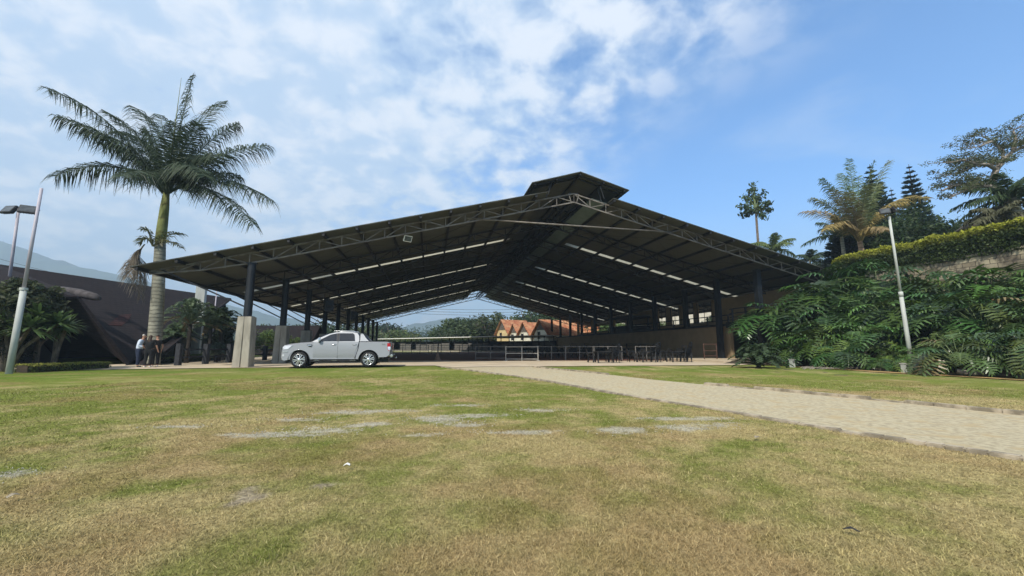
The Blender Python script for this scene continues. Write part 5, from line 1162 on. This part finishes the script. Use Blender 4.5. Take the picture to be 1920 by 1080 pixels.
for (px, Y, pyt, w_, cl, lab, sd, lo_) in ((745, 125, 622, 15, (.11, .14, .05), 'pale green round tree left of the stable row, seen through the hall', 1, False), (712, 150, 610, 22, (.035, .055, .03), 'dark flat topped tree rising behind the pale green one', 2, False),
      (838, 112, 618, 11, (.04, .06, .025), 'low dark tree left of the tall green trees behind the stable roof', 3, False), (858, 122, 601, 16, (.06, .085, .03), 'rounded green tree left of the pointed conifer', 4, False), (893, 128, 596, 16, (.035, .055, .025), 'dark green tree under the pointed conifer', 5, False),
      (922, 118, 589, 17, (.065, .085, .035), 'tall pale green tree right of the pointed conifer', 6, True), (958, 130, 603, 15, (.085, .10, .05), 'thin greyish tree behind the leftmost house', 7, True), (1000, 125, 586, 20, (.055, .08, .035), 'tall loose tree behind the middle houses', 8, True),
      (1045, 118, 590, 18, (.05, .08, .03), 'green tree behind the largest house', 9, False), (1090, 105, 598, 20, (.05, .08, .03), 'green tree between the right hall columns, left one', 10, False), (1135, 95, 596, 20, (.06, .10, .03), 'green tree between the right hall columns, right one', 11, False),
      (500, 85, 604, 9.5, (.06, .085, .035), 'tree crown above the low brown roof between the first two piers', 12, False), (572, 95, 610, 13, (.05, .075, .035), 'tree crown above the orange roof right of the second pier', 13, False), (625, 110, 614, 18, (.05, .075, .035), 'green tree behind the cab of the pickup', 14, True), (665, 125, 612, 18, (.06, .085, .04), 'green tree seen between the far left columns', 15, True), (690, 100, 622, 13, (.09, .11, .05), 'pale tree behind the last left columns', 16, False)):
    p = at(px, 640, Y); g0 = gzf(p.x, Y) - .3; broad_tree((p.x, Y, g0), at(px, pyt, Y).z - g0, w_, 70 + sd, cl, lab, per=130, leaf=w_ * .06, trunk=.3 if lo_ else .16, dens=1.2, loose=lo_)
p = at(905, 640, 132); pine((p.x, 132, gzf(p.x, 132) - .3), at(905, 583, 132).z, 5.0, 8, (.05, .07, .045), 'slim pointed conifer above the tall trees beyond the hall', None, 16, .3)
p = at(914, 640, 134); pine((p.x, 134, gzf(p.x, 134) - .3), at(914, 594, 134).z, 3.4, 9, (.04, .06, .04), 'shorter conifer right beside the slim pointed one', None, 14, .3)
# hazy woods further away
rng = np.random.default_rng(15); cen = []; rd = []
for i in range(900):
    x = rng.uniform(-230, 60); y = rng.uniform(260, 420); top = 6 + 17 * float(S(np.array([(y - 250) / 170]))) * (.5 + .8 * float(fbm(np.array([x * .012]), np.array([y * .012]), 3)[0])); cen.append([x, y, rng.uniform(.1, 1) * top]); rd.append(rng.uniform(3.5, 7.5))
Q, c = leafquads(cen, np.array(rd), 26, 2.2, (.05, .075, .035), .3, .7, rng); tag(put('distant_woods', npmesh('distant_woods', Q, 4, c), M['leaf']), 'far hazy woodland rising beyond the stable row', 'woods', kind='stuff')
# overhead wires
def wire(p, q, label, sag=.6, r=.03, group=None):
    p, q = Vector(p), Vector(q); pts = [p.lerp(q, i / 16) - Vector((0, 0, sag * 4 * (i / 16) * (1 - i / 16))) for i in range(17)]
    o = MB().tube(pts, r, 5, False).put('overhead_wire', M['black'], smooth_=True); return tag(o, label, 'wire', group)
for py, lab in ((576, 'upper overhead wire across the far gable opening'), (581, 'middle overhead wire across the far gable opening'), (586, 'lowest overhead wire across the far gable opening')): wire(at(780, py + 2, 100), at(1075, py, 100), lab, .5, .035, 'overhead wires beyond the hall')
wire(at(-60, 468, 60), at(300, 545, 75), 'overhead wire crossing the sky above the long brown roof', .8, .022)

# ---------------------------------------------------------------- silver pickup
def pickup(loc, rz):
    """x runs from the nose (0) to the tail (5.4), y to the far side, z up"""
    t = empty('pickup_truck', loc, rz, 'silver double cab pickup truck parked between the left piers, facing left', 'pickup truck')
    t.scale = (1.0, 1.0, 1.0)
    WR, FX, RX = .40, .98, 4.27
    def arch(cx, r=.51, n=14, cz=.40): return [(cx + r * math.cos(a), cz + r * math.sin(a)) for a in np.linspace(math.pi - .02, .02, n)]
    prof = [(.16, .36), (.06, .40), (.02, .55), (0.03, .70), (.05, .86), (.09, 1.01), (.17, 1.10), (.42, 1.16), (.9, 1.215), (1.30, 1.25), (1.56, 1.28), (3.74, 1.315), (4.0, 1.31), (5.20, 1.31), (5.30, 1.28), (5.33, 1.1), (5.36, .80), (5.34, .62), (5.20, .52), (4.78, .50)]
    prof += arch(RX)[::-1] + [(3.62, .42), (1.55, .42)] + arch(FX)[::-1]
    # lower body built as lofted slices across the width so the flanks and bonnet are rounded
    ys = [-.93, -.925, -.90, -.84, -.70, -.35, 0, .35, .70, .84, .90, .925, .93]
    def shp(x, z, y):
        a = abs(y); k = max(0, (a - .70) / .23)
        crown = (.035 * (1 - (a / .93) ** 2)) if (z > 1.0 and x < 1.6) else 0
        z2 = z + crown - (k ** 2.5) * .05 * (z > .95)
        ny = y * (1 - .035 * max(0, (z - .95) / .36) - .03 * max(0, (.62 - z) / .3))
        nose = .17 * (a / .93) ** 3.2 if x < .9 else 0
        x2 = x + nose * max(0, 1 - x / .9) ** .8
        tail = .06 * (a / .93) ** 4 if x > 5.1 else 0
        return (x2 - tail, ny, z2)
    V = []; n = len(prof)
    for y in ys: V += [shp(x, z, y) for (x, z) in prof]
    Fs = [tuple(range(n)), tuple(reversed(range((len(ys) - 1) * n, len(ys) * n)))]
    for j in range(len(ys) - 1):
        for i in range(n): i2 = (i + 1) % n; Fs.append((j * n + i, j * n + i2, (j + 1) * n + i2, (j + 1) * n + i))
    b = MB(); b.add(V, Fs); b.put('body', M['silver'], t, 'auto')
    # cab: belt to roof
    cab = [(1.50, 1.27), (1.92, 1.51), (2.27, 1.70), (2.58, 1.785), (3.0, 1.81), (3.42, 1.795), (3.64, 1.75), (3.73, 1.62), (3.78, 1.27)]
    cy = lambda z: .865 - .20 * ((z - 1.27) / .49) ** 1.2 if z > 1.27 else .865
    def cabloft(pts, b, inset=0.0, yk=1.0):
        ysn = [-1, -.97, -.85, -.5, 0, .5, .85, .97, 1]; V = []
        for u in ysn: V += [(x + .10 * (1 - abs(u)) * (-1 if x < 2.4 else .2) * 0, u * cy(z) * yk, z - (.02 * abs(u) ** 6 if z > 1.6 else 0) + .015 * (1 - u * u) * (z > 1.65)) for (x, z) in pts]
        n = len(pts); F_ = [tuple(range(n)), tuple(reversed(range((len(ysn) - 1) * n, len(ysn) * n)))]
        for j in range(len(ysn) - 1):
            for i in range(n - 1): F_.append((j * n + i, j * n + i + 1, (j + 1) * n + i + 1, (j + 1) * n + i))
        b.add(V, F_); return b
    cabloft(cab, MB()).put('cab', M['silver'], t, 'auto')
    def side(pts, off, sgn): return [(x, sgn * (cy(z) + off), z) for (x, z) in pts]
    for sgn in (-1, 1):
        for nm, pts in (('window', [(1.80, 1.31), (2.00, 1.45), (2.36, 1.655), (2.64, 1.715), (2.68, 1.32)]), ('window', [(2.81, 1.32), (2.79, 1.725), (3.42, 1.725), (3.50, 1.66), (3.56, 1.33)])):
            MB().prism(side(pts, .006, sgn), (0, sgn * .006, 0)).put(nm, M['darkglass'], t)
        MB().prism(side([(2.685, 1.31), (2.65, 1.72), (2.78, 1.73), (2.805, 1.31)], .004, sgn), (0, sgn * .005, 0)).put('pillar_trim', M['charcoal'], t)
        MB().tube([(2.45, sgn * .60, 1.80), (2.55, sgn * .60, 1.845), (3.45, sgn * .60, 1.845), (3.55, sgn * .60, 1.80)], .018, 8).put('roof_rail', M['chrome'], t, True)
        # doors, slightly proud, with a crease
        for nm, xa, xb, xt in (('door', 1.62, 2.755, 1.62), ('door', 2.765, 3.60, 2.765)):
            zs = [.47, .60, .74, .90, 1.10, 1.285]; yo = [.915, .934, .945, .938, .945, .915]; V = []
            xr = lambda z: xb + (0 if xa < 2 else .16 * max(0, (z - .75) / .5) - .08 * max(0, (.7 - z) / .25) * 0)
            for z, y in zip(zs, yo): V += [(xa, sgn * y, z), (xr(z), sgn * y, z)]
            for z, y in zip(zs, yo): V += [(xa, sgn * .88, z), (xr(z), sgn * .88, z)]
            m_ = len(zs); Fq = [(2 * i, 2 * i + 1, 2 * i + 3, 2 * i + 2) for i in range(m_ - 1)] + [(2 * m_ + 2 * i, 2 * m_ + 2 * i + 2, 2 * m_ + 2 * i + 3, 2 * m_ + 2 * i + 1) for i in range(m_ - 1)]
            Fq += [(2 * i, 2 * i + 2, 2 * m_ + 2 * i + 2, 2 * m_ + 2 * i) for i in range(m_ - 1)] + [(2 * i + 1, 2 * m_ + 2 * i + 1, 2 * m_ + 2 * i + 3, 2 * i + 3) for i in range(m_ - 1)] + [(0, 2 * m_, 2 * m_ + 1, 1), (2 * m_ - 2, 2 * m_ - 1, 4 * m_ - 1, 4 * m_ - 2)]
            d = MB().add(V, Fq).put(nm, M['silver'], t, 'auto')
            hx = xr(1.15) - .26; MB().tube([(hx, sgn * .944, 1.14), (hx + .02, sgn * .965, 1.145), (hx + .17, sgn * .965, 1.15), (hx + .19, sgn * .944, 1.15)], .013, 8).put('handle', M['chrome'], d, True)
        MB().box(2.75, 2.77, sgn * .9 - .03, sgn * .9 + .035, .47, 1.29).put('door_gap', M['charcoal'], t)
        MB().beam((3.77, sgn * .905, 1.32), (3.74, sgn * .925, .95), .02, .03).beam((3.74, sgn * .925, .95), (3.60, sgn * .925, .45), .02, .03).put('bed_gap', M['charcoal'], t)
        # wheels
        for cx in (FX, RX):
            w_ = empty('wheel', (cx, sgn * .80, WR)); w_.parent = t; k = sgn
            MB().ring((0, -k * .12, 0), (0, k, 0), [(0, .25), (0, .355), (.02, .383), (.05, .39), (.20, .39), (.23, .383), (.25, .355), (.25, .285), (.22, .275)], 36).put('tyre', M['tyre'], w_, 'auto')
            rim = MB().ring((0, -k * .12, 0), (0, k, 0), [(.20, .276), (.245, .282), (.243, .262), (.12, .255), (.12, .0)], 36).put('rim', M['charcoal'], w_, 'auto')
            sp = MB()
            for i in range(6):
                for da in (-.16, .16):
                    a = i * math.pi / 3 + da + .2; ca, sa = math.cos(a), math.sin(a); y = k * .105
                    c1 = Vector((ca * .065, y, sa * .065)); c2 = Vector((math.cos(a + da * .25) * .258, y - k * .004, math.sin(a + da * .25) * .258)); dn = Vector((-sa, 0, ca))
                    sp.prism([c1 - dn * .012, c1 + dn * .012, c2 + dn * .026, c2 - dn * .026], (0, k * .016, 0))
            sp.ring((0, k * .09, 0), (0, k, 0), [(0, .07), (.03, .065), (.04, .04), (.04, 0)], 20).put('spokes', M['alloy'], w_)
            MB().ring((0, -k * .12 + k * .238, 0), (0, k, 0), [(0, .262), (.009, .268), (.009, .280), (0, .284)], 36).put('rim_edge', M['alloy'], w_, True)
        for cx in (FX, RX):
            b = MB(); P = [(cx + .505 * math.cos(a), .39 + .505 * math.sin(a)) for a in np.linspace(math.pi * .98, .02 * math.pi, 17)]
            b = MB(); W_ = [(cx + .497 * math.cos(a), .40 + .497 * math.sin(a)) for a in np.linspace(math.pi * 1.0, 0, 22)]
            for (x0, z0), (x1, z1) in zip(W_[:-1], W_[1:]): b.poly([(x0, sgn * .45, z0), (x1, sgn * .45, z1), (x1, sgn * .915, z1), (x0, sgn * .915, z0)])
            b.poly([(x, sgn * .45, z) for x, z in W_]); b.put('wheel_well', M['black'], t)
            MB().tube([(x, sgn * .928, z) for x, z in P], .014, 6).put('arch_lip', M['silver'], t, True)
            MB().beam((cx + .50, sgn * .82, .42), (cx + .52, sgn * .82, .18), .02, .22, (0, 1, 0)).put('mudflap', M['black'], t)
        MB().box(1.52, 3.66, sgn * .93 - .06, sgn * .93 + .07, .30, .36).put('side_step', M['charcoal'], t, bevel=.012)
        for x0 in (1.68, 2.5, 3.38): MB().box(x0, x0 + .26, sgn * .93 - .04, sgn * .93 + .075, .361, .372).put('step_pad', M['chrome'], t)
        # mirror
        mr = empty('mirror', (1.86, sgn * .90, 1.30)); mr.parent = t
        MB().box(-.03, .10, -.10 + sgn * .12, .10 + sgn * .12, .0, .20).put('mirror_shell', M['chrome'], mr, bevel=.045, seg=3); MB().box(-.0, .08, -.08 + sgn * .05, .08 + sgn * .05, -.06, .02).put('mirror_foot', M['charcoal'], mr, bevel=.015)
        # lamps
        hl = MB().prism([(.235, sgn * .88, .90), (.215, sgn * .87, 1.0), (.30, sgn * .86, 1.09), (.66, sgn * .90, 1.10), (.48, sgn * .90, .92)], (-.01, sgn * .045, .0)).put('headlight', M['clearlens'], t, bevel=.008)
        MB().box(.20, .30, sgn * .88 - .05, sgn * .88 + .055, .56, .66).put('fog_light', M['clearlens'], t, bevel=.01)
        MB().beam((.20, sgn * .90, .79), (.46, sgn * .925, .80), .05, .03).put('bumper_strip', M['chrome'], t)
        tl_ = MB().prism([(5.16, sgn * .90, 1.22), (5.31, sgn * .87, 1.22), (5.345, sgn * .86, .88), (5.26, sgn * .90, .80), (5.17, sgn * .915, .95)], (0, sgn * .03, 0)).put('taillight', M['redlens'], t, bevel=.006)
        MB().prism([(5.185, sgn * .932, 1.04), (5.33, sgn * .902, 1.04), (5.345, sgn * .892, .90), (5.27, sgn * .93, .84), (5.19, sgn * .945, .94)], (0, sgn * .006, 0)).put('reverse_lamp', M['clearlens'], tl_)
        # vent on the front wing
        v = MB().prism([(1.30, sgn * .933, 1.14), (1.56, sgn * .937, 1.15), (1.52, sgn * .937, 1.03), (1.40, sgn * .935, 1.05)], (0, sgn * .008, 0)).put('wing_vent', M['charcoal'], t)
        MB().prism([(1.34, sgn * .942, 1.115), (1.54, sgn * .946, 1.125), (1.53, sgn * .946, 1.095), (1.37, sgn * .944, 1.09)], (0, sgn * .006, 0)).put('vent_blade', M['chrome'], v)
        # sail of the sports bar
        MB().prism([(3.80, sgn * .72, 1.72), (3.92, sgn * .72, 1.70), (4.06, sgn * .80, 1.50), (4.22, sgn * .87, 1.33), (4.26, sgn * .885, 1.305), (3.81, sgn * .885, 1.305)], (0, -sgn * .06, 0)).put('sports_bar', M['silver'], t, bevel=.012)
    MB().prism([(1.62, -.80, 1.345), (1.62, .80, 1.345), (2.22, .675, 1.665), (2.22, -.675, 1.665)], (-.022, 0, .04)).put('windscreen', M['darkglass'], t)
    MB().prism([(3.755, -.74, 1.36), (3.755, .74, 1.36), (3.715, .66, 1.66), (3.715, -.66, 1.66)], (.03, 0, 0)).put('rear_window', M['darkglass'], t)
    MB().box(3.80, 3.92, -.74, .74, 1.66, 1.72).put('bar_hoop', M['silver'], t, bevel=.02)
    g = MB().box(.035, .09, -.55, .55, .72, .98).put('grille', M['charcoal'], t, bevel=.02)
    for z in (.78, .85, .92): MB().box(.02, .034, -.52, .52, z - .012, z + .012).put('grille_bar', M['chrome'], g)
    MB().box(5.30, 5.47, -.88, .88, .50, .66).put('rear_bumper', M['chrome'], t, bevel=.04, seg=3)
    MB().box(3.82, 5.24, -.82, .82, 1.312, 1.33).put('bed_cover', M['charcoal'], t, bevel=.006)
    MB().box(.30, 5.2, -.55, .55, .26, .42).put('underframe', M['black'], t); MB().tube([(5.46, .1, .44), (5.58, .1, .44), (5.58, .1, .50)], .02, 8).put('tow_hook', M['chrome'], t, True)
    fc = bpy.data.curves.new('decal', 'FONT'); fc.body = '4x4'; fc.size = .10; fc.extrude = .001; fo = bpy.data.objects.new('badge', fc); COL.objects.link(fo); dg = bpy.context.evaluated_depsgraph_get()
    mm = bpy.data.meshes.new_from_object(fo.evaluated_get(dg)); bpy.data.objects.remove(fo); o = put('badge', mm, M['greywood'], t, (4.90, -.934, 1.13)); o.rotation_euler = (math.pi / 2, 0, 0)
    return t
f0, f1 = gr(533, 690.5), gr(738, 688)
hd = math.atan2(.24, 1) - .03
tk = pickup((at(533, 650, 21.45).x, 21.45, .03), hd)
# near flank at y=-.93, so the origin sits behind it

# ---------------------------------------------------------------- people
def person(loc, rz, label, h, joints, cloth, hair='short', scale=1.0, hairm='greyhair', lean=0.0, arms=None, shoes='white', female=False, sleeve=.5, top='shirt', legs='denim', build=1.0):
    t = empty('person', loc, rz, label, 'person'); k = h / 1.70; W = build
    def skin(name, verts, edges, radii, m, sub=2, root=0):
        me = bpy.data.meshes.new(name); me.from_pydata([tuple(Vector(v) * k) for v in verts], edges, []); o = bpy.data.objects.new(name, me); COL.objects.link(o)
        sm = o.modifiers.new('skin', 'SKIN'); sm.use_smooth_shade = True
        for i, r in enumerate(radii):
            r = r if isinstance(r, tuple) else (r, r); me.skin_vertices[0].data[i].radius = (r[0] * k, r[1] * k)
        me.skin_vertices[0].data[root].use_root = True
        s2 = o.modifiers.new('sub', 'SUBSURF'); s2.levels = sub; s2.render_levels = sub
        dg = bpy.context.evaluated_depsgraph_get(); mm = bpy.data.meshes.new_from_object(o.evaluated_get(dg)); bpy.data.objects.remove(o)
        q = put(name, mm, m, t); mm.polygons.foreach_set('use_smooth', [True] * len(mm.polygons)); return q
    L = lean; sh_, hp_, ey = (.185 if not female else .165) * W, .095 * W, 1.60
    A = arms or {}
    el_r, ha_r = A.get('r', ((.27, 0, 1.12), (.25, -.08, .86))); el_l, ha_l = A.get('l', ((-.27, 0, 1.12), (-.25, -.08, .86)))
    # one continuous body: hips, spine, neck, head, arms, hands with fingers, legs, feet
    V = [(0, 0, .93), (0, .01 - L * .2, 1.08), (0, .02 - L * .55, 1.25), (0, .01 - L, 1.40), (0, -L * 1.1, 1.47), (0, -.01 - L * 1.25, 1.53), (0, -.02 - L * 1.3, 1.60), (0, -.01 - L * 1.35, 1.67)]
    Rr = [(.145 * W, .11 * W), (.13 * W, .10 * W), (.145 * W, .105 * W), (.13 * W, .09 * W), .052, (.058, .068), (.072, .088), (.055, .065)]
    E_ = [(0, 1), (1, 2), (2, 3), (3, 4), (4, 5), (5, 6), (6, 7)]
    def chain(start, pts, rs):
        p = start
        for q, r in zip(pts, rs): V.append(q); Rr.append(r); E_.append((p, len(V) - 1)); p = len(V) - 1
        return p
    for s, el, ha in ((1, el_r, ha_r), (-1, el_l, ha_l)):
        w0 = chain(3, [(s * sh_, .01 - L, 1.385), el, ((el[0] + ha[0]) / 2, (el[1] + ha[1]) / 2, (el[2] + ha[2]) / 2), ha], [.052, .040, .036, .026])
        e_, a_ = Vector(el), Vector(ha); d = (a_ - e_).normalized(); sd = Vector((0, 1, 0)) if abs(d.y) < .7 else Vector((0, 0, 1)); sd = (sd - d * sd.dot(d)).normalized(); nn = d.cross(sd)
        pm = chain(w0, [tuple(a_ + d * .07)], [(.034, .016)])
        for i, (o_, l) in enumerate(((-.030, .060), (-.010, .075), (.010, .070), (.028, .055))):
            b0 = a_ + d * .085 + sd * o_; chain(pm, [tuple(b0), tuple(b0 + d * l * .5 + nn * s * .008), tuple(b0 + d * l * .9 + nn * s * .025)], [.009, .0085, .007])
        b0 = a_ + d * .03 - sd * .035; chain(w0, [tuple(b0), tuple(b0 + d * .035 - sd * .018)], [.010, .008])
    feet = A.get('feet', ((.10, 0), (-.10, 0)))
    for s, (fx, fy) in ((1, feet[0]), (-1, feet[1])):
        chain(0, [(s * hp_, 0, .86), ((s * hp_ + fx) / 2, -.02 + fy * .3, .50), (fx, fy + .02, .10), (fx, fy - .02, .045), (fx, fy - .14, .03)], [.095 * W, .062, .045, .040, .030])
    skin('body', V, E_, Rr, M['skin'])
    # shirt
    V2 = [(0, 0, .88), (0, .01 - L * .2, 1.08), (0, .02 - L * .55, 1.25), (0, .01 - L, 1.39), (0, .0 - L * 1.05, 1.44)]; R2 = [(.185 * W, .15 * W), (.175 * W, .14 * W), (.185 * W, .145 * W), (.165 * W, .125 * W), (.07, .07)]; E2 = [(0, 1), (1, 2), (2, 3), (3, 4)]
    for s, el, ha in ((1, el_r, ha_r), (-1, el_l, ha_l)):
        V2.append((s * sh_, .01 - L, 1.385)); R2.append(.078); E2.append((3, len(V2) - 1)); e_ = Vector(el); s_ = Vector((s * sh_, .01 - L, 1.385)); c = s_.lerp(e_, min(1, sleeve * 1.6)); V2.append(tuple(c)); R2.append(.068); E2.append((len(V2) - 2, len(V2) - 1))
        if sleeve > .7: V2.append(tuple(e_.lerp(Vector(ha), .85))); R2.append(.052); E2.append((len(V2) - 2, len(V2) - 1))
    skin('shirt', V2, E2, R2, M[top])
    V3 = [(0, 0, 1.03), (0, 0, .90)]; R3 = [(.168 * W, .135 * W), (.172 * W, .14 * W)]; E3 = [(0, 1)]
    for s, (fx, fy) in ((1, feet[0]), (-1, feet[1])):
        p = 1
        for q, r in (((s * hp_, 0, .82), .112 * W), (((s * hp_ + fx) / 2, -.02 + fy * .3, .50), .088), ((fx, fy + .02, .09), .07)): V3.append(q); R3.append(r); E3.append((p, len(V3) - 1)); p = len(V3) - 1
    skin('trousers', V3, E3, R3, M[legs])
    for s, (fx, fy) in ((1, feet[0]), (-1, feet[1])):
        skin('shoe', [(fx, fy + .04, .05), (fx, fy - .05, .045), (fx, fy - .16, .035)], [(0, 1), (1, 2)], [(.045, .045), (.048, .042), (.038, .032)], M[shoes])
    hc = Vector((0, -.01 - L * 1.3, 1.62))
    if hair == 'short': skin('hair', [tuple(hc + Vector((0, .035, -.01))), tuple(hc + Vector((0, .02, .055))), tuple(hc + Vector((0, -.03, .075)))], [(0, 1), (1, 2)], [(.078, .07), (.08, .075), (.06, .05)], M[hairm])
    else: skin('hair', [tuple(hc + Vector((0, -.02, .07))), tuple(hc + Vector((0, .03, .03))), tuple(hc + Vector((0, .07, -.10))), tuple(hc + Vector((0, .12, -.25))), tuple(hc + Vector((0, .13, -.42)))], [(0, 1), (1, 2), (2, 3), (3, 4)], [(.07, .06), (.088, .08), (.085, .05), (.095, .035), (.05, .02)], M[hairm])
    fm = MB()
    for s in (-1, 1): fm.ring(tuple((hc + Vector((s * .03, -.082, 0))) * k), (0, -1, 0), [(0, .012), (.004, .008), (.005, 0)], 8)
    fm.put('eyes', M['charcoal'], t); MB().beam((hc + Vector((0, -.08, .0))) * k, (hc + Vector((0, -.105, -.035))) * k, .018, .02).put('nose', M['skin'], t, bevel=.004); MB().box(-.022 * k, .022 * k, (hc.y - .088) * k, (hc.y - .078) * k, (hc.z - .062) * k, (hc.z - .054) * k).put('mouth', M['redlens'], t)
    for s in (-1, 1): MB().ring(tuple((hc + Vector((s * .072, 0, -.005))) * k), (s, .2, 0), [(0, .024), (.012, .026), (.014, .014), (.006, 0)], 10).put('ear', M['skin'], t, True)
    return t
PY = 21.6
person((at(262, 650, PY).x, PY, .03), math.pi / 2 + .35, 'grey-haired man in a pale blue shirt and dark jeans standing by the palm', 1.66, None, None, 'short', hairm='greyhair', lean=.10, sleeve=.95, top='shirt', legs='denim', shoes='charcoal', build=1.1,
       arms={'r': ((.23, -.02, 1.13), (.16, -.26, 1.05)), 'l': ((-.23, -.02, 1.13), (-.16, -.26, 1.02)), 'feet': ((.11, .04), (-.10, -.05))})
person((at(284, 650, PY).x, PY - .1, .03), math.pi + .25, 'woman with long brown hair and black T-shirt, her back turned, in white sneakers', 1.62, None, None, 'long', hairm='brownhair', top='blackcloth', legs='blackcloth', shoes='white', female=True, sleeve=.6, build=1.15,
       arms={'r': ((.30, .03, 1.15), (.20, -.16, .98)), 'l': ((-.31, 0, 1.14), (-.34, -.10, .90)), 'feet': ((.12, .05), (-.10, 0))})
person((at(294, 650, PY + .45).x, PY + .45, .03), -2.2, 'dark-haired woman in black half hidden behind the woman with long brown hair', 1.64, None, None, 'short', hairm='brownhair', top='blackcloth', legs='blackcloth', shoes='white', female=True, sleeve=.45,
       arms={'r': ((.26, .0, 1.13), (.18, -.2, 1.0)), 'l': ((-.26, 0, 1.13), (-.24, -.08, .88)), 'feet': ((.10, 0), (-.10, .03))})
# bits of litter and leaves lying in the lawn
for i, (px, py, c, lab) in enumerate(((650, 880, 'white', 'small white scrap lying in the dry lawn right of the bare patches'), (22, 940, 'kerb', 'curled pale dry leaf in the lawn near the left edge'), (1598, 1007, 'charcoal', 'dark dry leaf in the lawn at the lower right'), (1420, 826, 'kerb', 'dry tan leaf in the lawn beside the road kerb'))):
    p = gr(px, py); s = .028 + .006 * i; b = MB(); b.add([(-s, -s * .4, .004), (0, -s * .6, .02), (s, -s * .2, .006), (s * .9, s * .4, .014), (0, s * .5, .024), (-s * .9, s * .3, .01)], [(0, 1, 4, 5), (1, 2, 3, 4)])
    me_ = b.mesh('dry_leaf'); o = put('dry_leaf', me_, M[c], None, (p.x, p.y, .03), i * 1.3); sm = o.modifiers.new('t', 'SOLIDIFY'); sm.thickness = .003; tag(o, lab, 'litter')

# ---------------------------------------------------------------- air
hz_m = bpy.data.materials.new('haze'); hz_m.use_nodes = True; nt = hz_m.node_tree; nt.nodes.remove(nt.nodes['Principled BSDF'])
pv = N('ShaderNodeVolumePrincipled'); pv.inputs['Color'].default_value = (.66, .85, 1.0, 1); pv.inputs['Density'].default_value = 0.0006; pv.inputs['Anisotropy'].default_value = 0.0
Lk(pv.outputs[0], nt.nodes['Material Output'].inputs['Volume'])
tag(MB().box(-3300, 3300, -80, 3650, -6.5, 430).put('haze', hz_m), kind='stuff')
